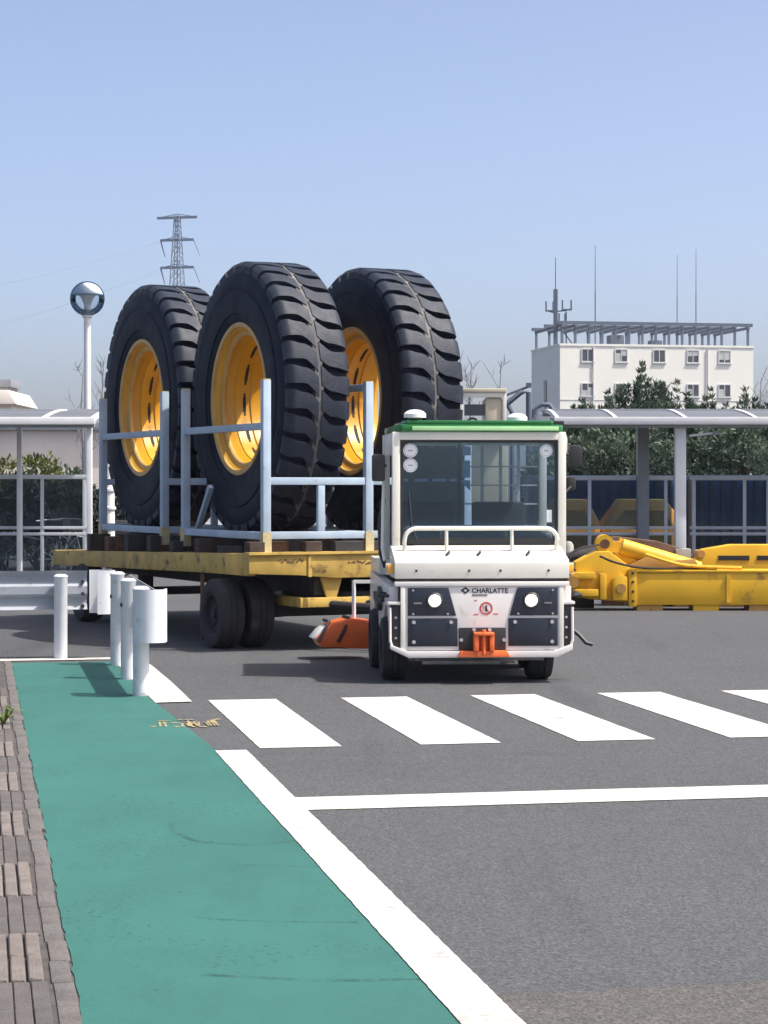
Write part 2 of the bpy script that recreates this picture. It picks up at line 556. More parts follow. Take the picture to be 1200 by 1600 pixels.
def thing(name, label, cat, loc=(0, 0, 0), rz=0.0, group=None):
    o = bpy.data.objects.new(name, None)
    o.empty_display_size = .2
    COL.objects.link(o)
    o.location = loc
    o.rotation_euler = (0, 0, rz)
    return tag(o, label, cat, group)


def copy_tree(o, parent=None):
    c = o.copy()
    COL.objects.link(c)
    if parent is not None:
        c.parent = parent
    for ch in list(o.children):
        copy_tree(ch, c)
    return c


def axX(x, r, an):          # lathe round the local X axis, angle 0 = front (-Y), 90 = up
    return (x, -r * math.cos(an), r * math.sin(an))


def axZ(x, r, an):
    return (r * math.cos(an), r * math.sin(an), x)


def yz(a, b, d):            # side profile extruded along X
    return (d, a, b)


def xz(a, b, d):            # front profile extruded along Y
    return (a, d, b)


def xy(a, b, d):
    return (a, b, d)


# lane coordinates: u to the right across the walkway, v away along it
LU = Vector((.983, .185, 0)).normalized()
LV = Vector((-.185, .983, 0)).normalized()
LANE = math.atan2(LU.y, LU.x)


def UV(u, v, z=0.0):
    return LU * u + LV * v + Vector((0, 0, z))


def sheet(name, pts, z, mat, th=0.0, sub=False):
    mb = MB()
    mb.add([UV(u, v, z) for u, v in pts], [tuple(range(len(pts)))])
    o = mb.build(name, mat, smooth=False)
    tag(o, kind='structure')
    return o


# ------------------------------------------------------------------ ground, markings
g = MB()
g.add([(-900, -60, 0), (900, -60, 0), (900, 1600, 0), (-900, 1600, 0)], [(0, 1, 2, 3)])
tag(g.build('ground', 'asphalt', smooth=False), kind='structure')

sheet('asphalt_patch', [(1.548, 2.0), (6.0, 2.0)] + [(6.0 - 4.452 * k / 60, 6.50 - .12 * k / 60 + rnd.uniform(-.012, .012)) for k in range(61)], .004, 'asphalt_patch')


def ragged(p, q, n, amp):
    """points from p to q with small random offsets"""
    out = []
    for i in range(n + 1):
        t = i / n
        out.append((p[0] + (q[0] - p[0]) * t + rnd.uniform(-amp, amp), p[1] + (q[1] - p[1]) * t))
    return out


green_pts = ragged((.300, 3.0), (.288, 19.15), 220, .006) + [(1.18, 19.15), (1.215, 17.3), (1.25, 15.5), (1.33, 13.6), (1.372, 12.55), (1.372, 3.0)]
sheet('green_walkway', green_pts, .004, 'green')
sheet('edge_line', ragged((1.367, 3.0), (1.36, 12.56), 260, .0018) + ragged((1.545, 12.56), (1.545, 3.0), 260, .002), .008, 'white_line')
sheet('edge_line', [(1.243, 15.42), (1.508, 15.46), (1.50, 17.0), (1.47, 18.7), (1.43, 19.56), (1.18, 19.40), (1.21, 17.3)], .008, 'white_line')
sheet('transverse_line', [(-6.0, 19.36), (1.17, 19.37), (1.17, 19.58), (-6.0, 19.57)], .008, 'white_line')
for i in range(7):
    u0 = 1.637 + .972 * i
    s = sheet('crosswalk_stripe', ragged((u0, 12.66), (u0, 15.57), 90, .002) + ragged((u0 + .492, 15.57), (u0 + .492, 12.66), 90, .002), .004, 'white_line')
sheet('stop_line', [(1.548, 10.2), (12.0, 10.2), (12.0, 10.62), (1.548, 10.62)], .004, 'white_line')
# worn yellow stencil at the walkway edge: strokes of characters too worn to read
st = MB()
rs = random.Random(3)
for k in range(34):
    u0 = 1.08 + rs.random() * .46
    v0 = 13.86 + rs.choice((0, .2, .4)) + rs.uniform(-.05, .05)
    if rs.random() < .7:
        st.bar(UV(u0, v0, .0062 + k * .00004), UV(u0 + rs.uniform(.02, .06), v0 + rs.uniform(-.04, .04), .0062 + k * .00004), .035, .0008)
    else:
        st.bar(UV(u0, 13.88, .0062 + k * .00004), UV(u0 + rs.uniform(-.01, .03), 13.88 + rs.uniform(.15, .4), .0062 + k * .00004), .014, .0008)
tag(st.build('ground_stencil', 'yellow_line', smooth=False), kind='structure')

# brick pavement on the left
pv = sheet('pavement', [(-6.0, 2.0), (.285, 2.0), (.275, 19.3), (-6.0, 19.3)], .012, 'joint')
ks = random.Random(5)
v = 4.0
kerb_meshes = []
for j in range(3):
    b = MB()
    b.box(-.032, .032, -.151, .151, 0, .014)
    me = b.mesh('kerb_stone', 'kerb', bevel=.004)
    kerb_meshes.append(me)
while v < 19.0:
    p = UV(.255 + ks.uniform(-.006, .006), v + .15)
    o = put('kerb_stone', kerb_meshes[ks.randrange(3)], pv, (p.x, p.y, .004 + ks.uniform(-.001, .002)), LANE + ks.uniform(-.006, .006))
    v += .304


def brick_mesh(w, l, h, mat, bev=.005):
    b = MB()
    b.box(-w / 2, w / 2, -l / 2, l / 2, 0, h)
    return b.mesh('brick', mat, bevel=bev, seg=1)


BW, BL = .0545, .352
bl = [brick_mesh(BW - .008, BL - .010, .024, 'brick_light') for _ in range(1)]
bd = [brick_mesh(BW - .0035, BL - .004, .017, 'brick_dark', .003) for _ in range(1)]
nrow = 0
v = 6.78 - .71 * 4
for r_ in range(36):
    light = (r_ // 2) % 2 == 0
    vv = v + BL * (r_ + .5)
    u_right = .213 - (.008 if light else 0)
    for c_ in range(6 if vv < 13 else 4):
        uu = u_right - BW * (c_ + .5)
        p = UV(uu, vv)
        me = bl[0] if light else bd[0]
        put('brick', me, pv, (p.x, p.y, .003 + ks.uniform(-.0015, .0025)), LANE + ks.uniform(-.008, .008))
# the rest of the pavement farther left, outside the picture, as one grey slab
lb = MB()
lb.add([UV(-6, 2, .018), UV(-.118, 2, .018), UV(-.118, 19.3, .018), UV(-6, 19.3, .018)], [(0, 1, 2, 3)])
lb.build('paving_slab', 'brick_dark', pv, smooth=False)


# ------------------------------------------------------------------ foliage
def leaves_mesh(name, clusters, mat, size, per, seed, up=.5, aspect=.35):
    """clusters: (point, radius). many leaf-shaped quads"""
    r = random.Random(seed)
    vs_, fs, tone = [], [], []
    for (c, rad, tn) in clusters:
        for _ in range(per):
            d = Vector((r.gauss(0, 1), r.gauss(0, 1), r.gauss(0, 1) * .8))
            d = d.normalized() * rad * (r.random() ** .45)
            p = Vector(c) + d
            ax = (d.normalized() * .7 + Vector((r.uniform(-.6, .6), r.uniform(-.6, .6), up + r.uniform(-.3, .5)))).normalized()
            sd = ax.cross(Vector((r.uniform(-1, 1), r.uniform(-1, 1), r.uniform(-1, 1)))).normalized()
            L = size * r.choice((.55, .8, 1.0, 1.5)) * r.uniform(.8, 1.2)
            w = L * aspect
            o = len(vs_)
            vs_ += [p, p + ax * L * .5 + sd * w * .5, p + ax * L, p + ax * L * .5 - sd * w * .5]
            fs.append((o, o + 1, o + 2, o + 3))
            t = min(1, max(0, tn + r.uniform(-.25, .25)))
            tone += [t] * 4
    me = bpy.data.meshes.new(name)
    me.from_pydata([tuple(p) for p in vs_], [], fs)
    a = me.attributes.new('tone', 'FLOAT', 'POINT')
    a.data.foreach_set('value', tone)
    me.materials.append(M[mat])
    return me


def conifer(label, loc, H, W, seed, shoots=26, top=True):
    r = random.Random(seed)
    t = thing('conifer_tree', label, 'tree', loc, r.uniform(0, 6), 'evergreen trees behind the shelter')
    tb = MB()
    tb.tube([(0, 0, -.05), (.03, .02, H * .3), (-.03, .03, H * .6), (0, 0, H * .78)], .07, 8)
    for k in range(9):
        z = H * r.uniform(.25, .8)
        an = r.uniform(0, 6.28)
        tb.cyl((0, 0, z), (math.cos(an) * W * .4, math.sin(an) * W * .4, z + H * .16), .03, .008, 6)
    tb.build('trunk', 'bark', t)
    cl = []
    # bushy mass
    for k in range(int(60 * W)):
        an = r.uniform(0, 6.28)
        z = r.uniform(.18, .74) * H
        rr = W * .5 * math.sqrt(r.random()) * (1.0 - .35 * max(0, z / H - .5))
        cl.append(((rr * math.cos(an), rr * math.sin(an), z), r.uniform(.16, .30), r.uniform(.05, .55)))
    # upright shoots making the spiky outline
    for k in range(shoots):
        an = r.uniform(0, 6.28)
        rr = W * .5 * math.sqrt(r.random()) * (1 if k else .1)
        z0 = H * r.uniform(.5, .7)
        z1 = H * (r.uniform(.90, .99) if k else 1.0) * (1 - .20 * (2 * rr / W) ** 1.5)
        z0 = min(z0, z1 - .2)
        lean = r.uniform(0, .16)
        for q in range(12):
            f = q / 11
            z = z0 + (z1 - z0) * f
            cl.append(((rr * math.cos(an) * (1 + lean * f), rr * math.sin(an) * (1 + lean * f), z), .115 * (1 - f * .70), r.uniform(.2, .8)))
    put('crown', leaves_mesh('crown', cl, 'leaf', .078, 48, seed, 1.0, .24), t)
    return t


def bush(label, loc, sx, sy, H, seed, mat='hedge', name='bush', cat='bush', size=.09):
    r = random.Random(seed)
    t = thing(name, label, cat, loc, 0)
    sb = MB()
    for k in range(7):
        an = r.uniform(0, 6.28)
        sb.cyl((r.uniform(-.1, .1), r.uniform(-.1, .1), -.03), (math.cos(an) * sx * .35, math.sin(an) * sy * .35, H * .7), .025, .01, 6)
    sb.build('stem', 'bark', t)
    cl = []
    for k in range(int(70 * sx)):
        x, y = r.uniform(-1, 1), r.uniform(-1, 1)
        top = H * (1 - .35 * x * x) * r.uniform(.85, 1.04)
        cl.append(((x * sx / 2, y * sy / 2, r.uniform(.15, 1) ** .7 * top), r.uniform(.12, .22), r.uniform(.1, .9)))
    put('foliage', leaves_mesh('foliage', cl, mat, size, 60 if name == 'bush' else 58, seed, .4, .5), t)
    return t


def bare_tree(label, loc, H, seed):
    r = random.Random(seed)
    t = thing('bare_tree', label, 'tree', loc, 0, 'leafless saplings on the skyline')
    tr = MB()
    tr.cyl((0, 0, -.05), (.04, 0, H * .5), .05, .035, 7)
    tr.cyl((.04, 0, H * .5), (-.02, .02, H * .8), .035, .018, 7)
    tr.cyl((-.02, .02, H * .8), (.03, 0, H), .018, .006, 6)
    tr.build('trunk', 'twig', t)
    cr = MB()
    for k in range(16):
        z = H * r.uniform(.45, .97)
        an = r.uniform(0, 6.28)
        L = H * r.uniform(.06, .16)
        p = Vector((0, 0, z))
        q = p + Vector((math.cos(an) * L * .6, math.sin(an) * L * .6, L))
        cr.cyl(p, q, .008, .004, 5)
        for _ in range(3):
            w = p.lerp(q, r.uniform(.4, 1))
            cr.cyl(w, w + Vector((r.uniform(-.2, .2), r.uniform(-.2, .2), r.uniform(.05, .3))), .009, .004, 4)
    cr.build('crown', 'twig', t)
    return t


# ------------------------------------------------------------------ guard rails
def w_beam_profile():
    return [(0, -.175), (-.035, -.150), (-.05, -.115), (-.05, -.075), (-.008, -.035), (-.008, .035), (-.05, .075),
            (-.05, .115), (-.035, .150), (0, .175)]


def beam_mesh(x0, x1, zc, y=0.0, th=.006):
    """w beam along local x; ridges towards -y*sign"""
    mb = MB()
    pr = w_beam_profile()
    n = len(pr)
    vs_ = []
    for x in (x0, x1):
        vs_ += [(x, y - a, zc + b) for a, b in pr]
        vs_ += [(x, y - a - th, zc + b) for a, b in reversed(pr)]
    m = 2 * n
    fs = [(i, (i + 1) % m, m + (i + 1) % m, m + i) for i in range(m)]
    for base in (0, m):
        for i in range(n - 1):
            fs.append((base + i, base + i + 1, base + m - 2 - i, base + m - 1 - i))
    mb.add(vs_, fs)
    return mb


def post(parent, x, y, h=.79):
    p = MB()
    p.lathe([(-.1, .0), (-.1, .060), (h - .02, .060), (h - .008, .066), (h, .060), (h + .012, .04), (h + .014, 0)], 24, axZ)
    p.build('post', 'guard', parent, (x, y, 0))


# rail along the far side of the green walkway (local x across, beam on the far side)
p0 = UV(.729, 19.56)
gr = thing('guardrail', 'white guardrail crossing behind the far end of the green walkway', 'guardrail', (p0.x, p0.y, 0), LANE)
post(gr, 0, 0, .75)
post(gr, -2.0, 0)
beam_mesh(-4.0, .24, .615, .085).build('beam', 'guard_dirty', gr)
b = MB()
b.box(-.03, .03, .05, .09, .50, .67)
b.build('bracket', 'guard', gr)


def sleeve(parent, x0, r, side, zc=.60, hh=.195):
    """rounded end sleeve: plate from x0, curling round to the post side (side=-1 towards -y)"""
    mb = MB()
    pts = [(x0, 0), (x0 + .08, -.005 * side)]
    for k in range(13):
        an = math.pi * k / 12
        pts.append((x0 + .10 + r * math.sin(an) * 1.0, side * (r - r * math.cos(an))))
    pts.append((x0 + .06, side * 2 * r))
    out = []
    th = .006
    vs_ = []
    for z in (zc - hh, zc + hh):
        vs_ += [(a, c, z) for a, c in pts]
    n = len(pts)
    fs = [(i, i + 1, n + i + 1, n + i) for i in range(n - 1)]
    # inner skin
    pin = []
    for i, (a, c) in enumerate(pts):
        q0 = Vector(pts[max(0, i - 1)])
        q1 = Vector(pts[min(n - 1, i + 1)])
        d = (q1 - q0).normalized()
        nr = Vector((-d.y, d.x)) * side
        pin.append((a + nr.x * th, c + nr.y * th))
    o = len(vs_)
    for z in (zc - hh, zc + hh):
        vs_ += [(a, c, z) for a, c in pin]
    fs += [(o + i, o + n + i, o + n + i + 1, o + i + 1) for i in range(n - 1)]
    for i in range(n - 1):
        fs.append((i, o + i, o + i + 1, i + 1))
        fs.append((n + i, n + i + 1, o + n + i + 1, o + n + i))
    fs += [(0, n, o + n, o), (n - 1, o + n - 1, o + 2 * n - 1, 2 * n - 1)]
    mb.add(vs_, fs)
    return mb


e = sleeve(gr, .30, .125, -1).build('end_sleeve', 'guard', gr, (-.04, .12, 0))
b = MB()
for z in (.47, .58, .69):
    b.cyl((.20, .075, z), (.20, .112, z), .018, n=8)
b.build('bolt', 'chassis', gr)

# rail along the road side of the walkway (local y away, beam on the right side)
p0 = UV(1.195, 15.99)
gr2 = thing('guardrail', 'short white guardrail of three posts beside the green walkway, rounded end nearest', 'guardrail', (p0.x, p0.y, 0), LANE)
for yy in (0.03, 1.41, 2.78):
    post(gr2, -.01 if yy else 0, yy, .80)
bm_ = beam_mesh(-2.95, -.02, .60, 0)
bo = bm_.build('beam', 'guard_dirty', gr2, (.115, 0, 0), R(-90))
e2 = sleeve(gr2, -.04, .118, -1).build('end_sleeve', 'guard', gr2, (.17, -.02, 0), R(-90))
b = MB()
for yy in (1.41, 2.78):
    b.box(.045, .10, yy - .03, yy + .03, .52, .68)
    b.cyl((-.075, yy - .02, .60), (-.055, yy - .02, .60), .017, n=8)
b.build('bracket', 'chassis', gr2)


# ------------------------------------------------------------------ trailer
TR = R(25)
T0 = (-1.493, 21.5, 0)
tr = thing('flatbed_trailer', 'long worn yellow flatbed trailer carrying the giant tyres', 'trailer', T0, TR)
A0, A1 = -.40, 2.02             # deck left / right in local x
S0, S1 = -1.40, 4.90            # deck front / rear in local y


def zt(s):                      # the bed sags a little towards the rear
    return .925 - .14 * (s - S0) / (S1 - S0)


for side, a in (('l', A0), ('r', A1)):
    b = MB()
    sg = 1 if side == 'l' else -1
    poly = [(S0 + .04, zt(S0) - .21), (S0 + 1.2, zt(S0) - .22), (S1, zt(S1) - .17), (S1, zt(S1)), (S0 + .04, zt(S0))]
    b.prism(poly, yz, a, a + .09 * sg)
    o = b.build('side_beam', 'trailer_yellow', tr, bevel=.008)
b = MB()
poly = [(A0 - .01, .925), (A1 + .01, .925), (A1 + .01, .735), (1.6, .715), (1.2, .685), (.45, .685), (.1, .715), (A0 - .01, .735)]
b.prism(poly, xz, S0 - .05, S0 + .04)
fb = b.build('front_beam', 'trailer_yellow', tr, bevel=.008)
b = MB()
b.box(A0 - .02, A1 + .02, S0 - .075, S0 + .04, .912, .935)
b.build('flange', 'trailer_yellow', fb)
b = MB()
for x in (.20, 1.05, 1.65):
    b.box(x - .018, x + .018, S0 - .064, S0 - .049, .70, .91)
b.build('stiffener', 'trailer_yellow', fb)
b = MB()
rs = random.Random(12)
for (x, z, n) in ((-.12, .855, 9), (.60, .83, 10)):
    for k in range(n):
        xx = x + k * .03
        b.bar((xx, S0 - .0525, z + rs.uniform(-.02, .02)), (xx + rs.uniform(.01, .045), S0 - .0525, z + rs.uniform(-.012, .022)), .004, rs.uniform(.006, .014))
b.build('worn_stencil', 'rust', fb)
b = MB()
b.box(A0, A1, S1 - .01, S1 + .07, zt(S1) - .17, zt(S1) + .005)
b.build('rear_beam', 'trailer_yellow', tr, bevel=.006)
# deck planks
pm = MB()
pm.box(-(A1 - A0 - .2) / 2, (A1 - A0 - .2) / 2, -.12, .12, 0, .03)
pme = pm.mesh('deck_plank', 'timber', bevel=.004, seg=1)
s = S0 + .18
k = 0
while s < S1 - .1:
    o = put('deck_plank', pme, tr, ((A0 + A1) / 2, s, zt(s) - .035 + .003 * (k % 2)))
    s += .248
    k += 1
# cross beams below
for s in (-.7, .6, 1.9, 3.2, 4.3):
    b = MB()
    b.box(A0 + .1, A1 - .1, s - .05, s + .05, zt(s) - .2, zt(s) - .045)
    b.build('cross_beam', 'rust', tr)
for a in (.35, 1.25):
    b = MB()
    b.box(a - .06, a + .06, S0 + .05, S1 - .05, .52, .70)
    b.build('main_beam', 'chassis', tr)


# running gear
def small_wheel(name, parent, loc, r, w, rz=0, hub='chassis'):
    """wheel, axle along local x, centred on x"""
    mb = MB()
    h = w / 2
    mb.lathe([(-h * .75, r * .56), (-h * .95, r * .64), (-h, r * .80), (-h * .92, r * .93), (-h * .7, r * .985), (-h * .3, r), (-h * .28, r * .97), (-h * .2, r * .97), (-h * .18, r),
              (h * .18, r), (h * .2, r * .97), (h * .28, r * .97), (h * .3, r), (h * .7, r * .985),
              (h * .92, r * .93), (h, r * .80), (h * .95, r * .64), (h * .75, r * .56)], 40, axX, closed=True)
    wl = mb.build(name, 'wheel_rubber', parent, loc, rz)
    m2 = MB()
    m2.lathe([(-h * .8, r * .60), (-h * .86, r * .54), (-h * .5, r * .50), (-h * .35, r * .30), (-h * .6, r * .24), (-h * .62, .0)], 28, axX)
    m2.lathe([(h * .8, r * .60), (h * .86, r * .54), (h * .5, r * .50), (h * .35, r * .30), (h * .6, r * .24), (h * .62, .0)], 28, axX)
    for k in range(6):
        an = k * math.pi / 3
        for sg in (-1, 1):
            m2.cyl(axX(sg * h * .3, r * .38, an), axX(sg * h * .5, r * .38, an), .014, n=6)
    m2.build('rim', hub, wl)
    return wl


for (a, s) in ((-.40, -.72), (-.10, -.72), (1.72, -.72), (2.02, -.72), (-.33, 3.80), (1.95, 3.80)):
    small_wheel('wheel', tr, (a, s, .335), .335, .25)
b = MB()
b.cyl((-.5, -.72, .335), (2.1, -.72, .335), .05, n=10)
b.box(.1, 1.5, -.80, -.64, .30, .42)
b.build('axle', 'chassis', tr)
b = MB()
b.cyl((-.4, 3.8, .335), (2.0, 3.8, .335), .05, n=10)
b.box(.3, .42, 3.7, 3.9, .36, .54)
b.box(1.2, 1.32, 3.7, 3.9, .36, .54)
b.build('axle', 'chassis', tr)
b = MB()
b.cyl((.81, -.72, .42), (.81, -.72, .54), .55, n=28)
b.build('turntable', 'chassis', tr)
b = MB()
b.box(.14, .88, -1.42, -1.34, .41, .50)
b.box(.12, .20, -1.42, -.7, .41, .50)
b.box(.82, .90, -1.42, -.7, .41, .50)
b.build('bogie_frame', 'trailer_yellow', tr, bevel=.006)
b = MB()
b.prism([(.34, .69), (.56, .69), (.50, .50), (.40, .50)], xz, -1.40, -1.36)
b.build('bogie_bracket', 'trailer_yellow', tr, bevel=.004)
# drawbar to the tractor
b = MB()
b.tube([(.40, -1.35, .44), (.95, -2.1, .40), (1.15, -2.38, .38)], .035, 8)
b.tube([(.80, -1.35, .44), (1.05, -2.1, .40), (1.17, -2.38, .38)], .035, 8)
b.build('drawbar', 'chassis', tr)
b = MB()
b.cyl((-.47, -.36, .06), (-.47, -.36, .70), .022, n=8)
b.build('stay_rod', 'rust', tr)
# timber packing under the racks
pk = random.Random(4)
for s in (-1.30, -.55, .10, .80, 1.50, 2.2, 3.0, 3.62):
    a = A0 + .02
    while a < A1 - .3:
        L = pk.uniform(.10, .34)
        if pk.random() < .85:
            b = MB()
            dy = pk.uniform(-.08, .08)
            b.box(a, a + L, s - .07 + dy, s + .07 + dy, zt(s) + .001, (1.032 if pk.random() < .6 else pk.uniform(.97, 1.02)))
            b.build('packing_block', pk.choice(('darkwood', 'darkwood', 'chassis', 'chassis', 'rust')), tr, bevel=.006, seg=1)
        a += L + pk.uniform(.05, .16)


# ------------------------------------------------------------------ racks that hold the tyres
def rack(label, s_front, s_rear):
    t = thing('tyre_rack', label, 'rack', T0, TR, 'pale blue stake racks on the trailer')
    P = .078
    cols = (-.20, .855, 1.91)
    z0, z1 = 1.05, 2.545
    for s in (s_front, s_rear):
        for a in cols:
            b = MB()
            zp = z1 if a != cols[2] else 2.02
            b.box(a - P / 2, a + P / 2, s - P / 2, s + P / 2, (.94 if s == s_front else 1.03), zp)
            o = b.build('post', 'rack', t, bevel=.006)
            b = MB()
            b.box(a - P / 2 - .004, a + P / 2 + .004, s - P / 2 - .004, s + P / 2 + .004, .935, 1.12)
            b.build('post_foot', 'rack_foot', o)
            b = MB()
            b.box(a - P / 2 + .003, a + P / 2 - .003, s - P / 2 + .003, s + P / 2 - .003, zp, zp + .012)
            b.build('post_cap', 'rack_foot', o)
        for z, nm in ((1.09, 'bottom_rail'), (1.60, 'cross_rail')):
            b = MB()
            for a, c in ((cols[0], cols[1]), (cols[1], cols[2])):
                b.box(a + P / 2, c - P / 2, s - .03, s + .03, z - .035, z + .035)
            b.build(nm, 'rack', t, bevel=.005)
        for a in (.36, 1.42):
            b = MB()
            b.box(a - .035, a + .035, s - .026, s + .026, 1.126, 1.564)
            b.build('stub_post', 'rack', t, bevel=.005)
    for a, z in ((cols[0], 2.115), (cols[1], 2.50), (cols[2], 1.90)):
        b = MB()
        b.box(a - .026, a + .026, s_front + P / 2, s_rear - P / 2, z - .034, z + .034)
        b.build('side_rail', 'rack', t, bevel=.005)
    for a in cols:
        b = MB()
        b.box(a - .03, a + .03, s_front + P / 2, s_rear - P / 2, 1.05, 1.12)
        b.build('side_sill', 'rack', t, bevel=.005)
    b = MB() if s_front < 0 else None
    if b is None:
        return t
    b.bar((cols[0] + .12, s_rear - .04, 1.12), (cols[0] + .12, s_rear - .42, 1.55), .05)
    b.build('brace', 'rack', t)
    return t


rack('pale blue steel stake rack round the two front giant tyres', -1.34, .87)
rack('pale blue steel stake rack at the rear of the trailer, left of the picture', 1.53, 3.66)

# ------------------------------------------------------------------ giant tyres
TW, TRAD = .70, 1.35
NL = 36


def giant_wheel(label, a, s, spin, yaw=0.0):
    base = Vector(T0) + Matrix.Rotation(TR, 3, 'Z') @ Vector((a, s, 0))
    t = thing('giant_wheel', label, 'wheel', (base.x, base.y, 1.05), TR + yaw, 'giant earthmover wheels on the trailer')
    t.scale = (1.0, 1.017, 1.017)
    zc = TRAD
    tyre = put('tyre', ME['tyre'], t, (0, 0, zc))
    tyre.rotation_euler = (spin, 0, 0)
    for k in range(NL):
        for side in (0, 1):
            o = put('tread_block', ME['lug%d' % side], tyre)
            o.rotation_euler = (2 * math.pi * (k + .5 * side) / NL, 0, 0)
    put('centre_band', ME['band'], tyre)
    rim = put('rim', ME['rim'], t, (0, 0, zc))
    put('lock_ring', ME['ring'], rim)
    put('flange', ME['flange'], rim)
    put('flange', ME['flange2'], rim)
    for k in range(12):
        o = put('slot', ME['slot'], rim)
        o.rotation_euler = (2 * math.pi * k / 12 - .05, 0, 0)
    return t


ME = {}
mb = MB()
prof = [(.085, .70), (.045, .74), (.030, .80), (.022, .84), (.010, .845), (.006, .90), (.0, .98), (.004, 1.06), (.012, 1.065), (.016, 1.075), (.012, 1.085), (.018, 1.15), (.030, 1.235),
        (.055, 1.278), (.12, 1.286), (.20, 1.280), (.35, 1.280)]
prof = prof + [(TW - x, r) for x, r in reversed(prof[:-1])]
mb.lathe(prof, 108, axX)
ME['tyre'] = mb.mesh('tyre', 'rubber')


def lug(side):
    pit = 2 * math.pi / NL
    vs_, fs = [], []
    n = 9
    mb = MB()
    for i in range(n):
        t = i / (n - 1)                       # 0 shoulder -> 1 centre
        x = .030 + t * .304
        # angle: flat from the shoulder, then hooks downwards near the middle
        slope = -.16 * pit * t - .38 * pit * max(0, (t - .60) / .40) ** 1.6
        hw = pit * (.375 - .04 * math.sin(t * math.pi) + .02 * math.sin(t * 9))
        rt = TRAD - .004 - .05 * max(0, (.20 - t) / .20) ** 1.8
        rb = 1.262 if t > .15 else 1.205 + .06 * (t / .15)
        if side == 1:
            slope = .16 * pit * t + .30 * pit * max(0, (t - .60) / .40) ** 1.6
        xx = x if side == 0 else TW - x
        if t < .01:
            xx2 = xx
        for (an, r) in ((slope - hw * 1.08, rb), (slope - hw, rt), (slope, rt + .003), (slope + hw, rt), (slope + hw * 1.08, rb)):
            vs_.append(axX(xx, r, an))
    for i in range(n - 1):
        for k in range(4):
            fs.append((i * 5 + k, i * 5 + k + 1, (i + 1) * 5 + k + 1, (i + 1) * 5 + k))
    fs.append((0, 1, 2, 3, 4))
    e = (n - 1) * 5
    fs.append((e + 4, e + 3, e + 2, e + 1, e))
    mb.add(vs_, fs)
    return mb.mesh('tread_block', 'tread')


ME['lug0'] = lug(0)
ME['lug1'] = lug(1)
mb = MB()
vs_, fs = [], []
NB = NL * 4
for i in range(NB):
    an = 2 * math.pi * i / NB
    z = .016 * (1 if (i // 2) % 2 else -1)
    for x, r in ((.308 + z, 1.27), (.318 + z, 1.338), (.382 + z, 1.338), (.392 + z, 1.27)):
        vs_.append(axX(x, r, an))
for i in range(NB):
    j = (i + 1) % NB
    for k in range(3):
        fs.append((i * 4 + k, j * 4 + k, j * 4 + k + 1, i * 4 + k + 1))
mb.add(vs_, fs)
ME['band'] = mb.mesh('centre_band', 'dust')
mb = MB()
mb.lathe([(.058, .715), (.075, .69), (.105, .675), (.110, .655), (.17, .645), (.20, .625), (.24, .612), (.245, .600), (.40, .595), (.41, .580), (.44, .578), (.45, .595),
          (.60, .605), (.66, .66), (.66, .675), (.60, .63), (.30, .635), (.12, .69)], 96, axX, closed=True)
ME['rim'] = mb.mesh('rim', 'rim')
mb = MB()
mb.lathe([(.120, .672), (.108, .655), (.112, .632), (.130, .622), (.150, .628), (.165, .655)], 96, axX, closed=True)
ME['ring'] = mb.mesh('lock_ring', 'rim_edge')
mb = MB()
mb.lathe([(.072, .700), (.040, .705), (.030, .728), (.034, .748), (.052, .756), (.075, .745)], 96, axX, closed=True)
ME['flange'] = mb.mesh('flange', 'rim_edge')
mb = MB()
mb.lathe([(TW - .072, .690), (TW - .040, .705), (TW - .030, .728), (TW - .034, .748), (TW - .052, .756), (TW - .075, .745)], 96, axX, closed=True)
ME['flange2'] = mb.mesh('flange', 'rim_edge')
mb = MB()
for q in range(6):
    a0, a1 = -.19 + q * .38 / 6, -.19 + (q + 1) * .38 / 6
    w0 = .016 if 0 < q < 5 else .010
    ps = []
    for x in (.345 - w0, .345 + w0):
        for r in (.604, .5935):
            for an in (a0, a1):
                ps.append(axX(x, r, an))
    mb.add(ps, [(0, 1, 3, 2), (4, 6, 7, 5), (0, 4, 5, 1), (2, 3, 7, 6), (0, 2, 6, 4), (1, 5, 7, 3)])
ME['slot'] = mb.mesh('slot', 'dark', smooth=False)
giant_wheel('nearest giant black tyre with yellow rim, tallest at the trailer front', 0.0, 0.0, .03)
giant_wheel('giant black tyre with yellow rim at the back of the trailer, leftmost of three', -.09, 2.76, .11)
giant_wheel('giant black tyre rising behind the white tractor, rightmost of three', 1.27, .10, .07)

# ------------------------------------------------------------------ towing tractor
TY = R(4)
tt = thing('towing_tractor', 'small cream white towing tractor with green roof and lit headlights', 'tractor', (.767, 16.95, 0), TY)
tt.scale = (1.03, 1, 1)
# chassis with wheel arches: two side skirts, floor
WF, WR, WRAD = .42, 1.56, .255


def arch(cy, cz, r, n=9):
    return [(cy + r * math.cos(math.pi * k / n), cz + r * math.sin(math.pi * k / n)) for k in range(n + 1)]


fl = MB()
fl.box(-.60, .60, .12, 2.35, .30, .46)
fl.build('chassis', 'chassis', tt)
for sg in (-1, 1):
    poly = [(.10, .50), (.10, .76), (2.38, .80), (2.38, .30), (1.93, .30)]
    poly += [(y, z) for y, z in arch(WR, .27, .34) if z >= .30]
    poly += [(.80, .30)]
    poly += [(y, z) for y, z in arch(WF, .27, .33) if z >= .30 and y > .12]
    b = MB()
    b.prism(poly, yz, sg * .63, sg * .705)
    b.build('side_skirt', 'warm_white', tt, bevel=.008)
# rear deck over the wheels
b = MB()
b.box(-.70, .70, 1.30, 2.40, .805, .93)
b.build('rear_deck', 'cream', tt, bevel=.012)
b = MB()
b.box(-.62, .62, 2.34, 2.42, .28, .80)
b.build('rear_panel', 'warm_white', tt, bevel=.01)

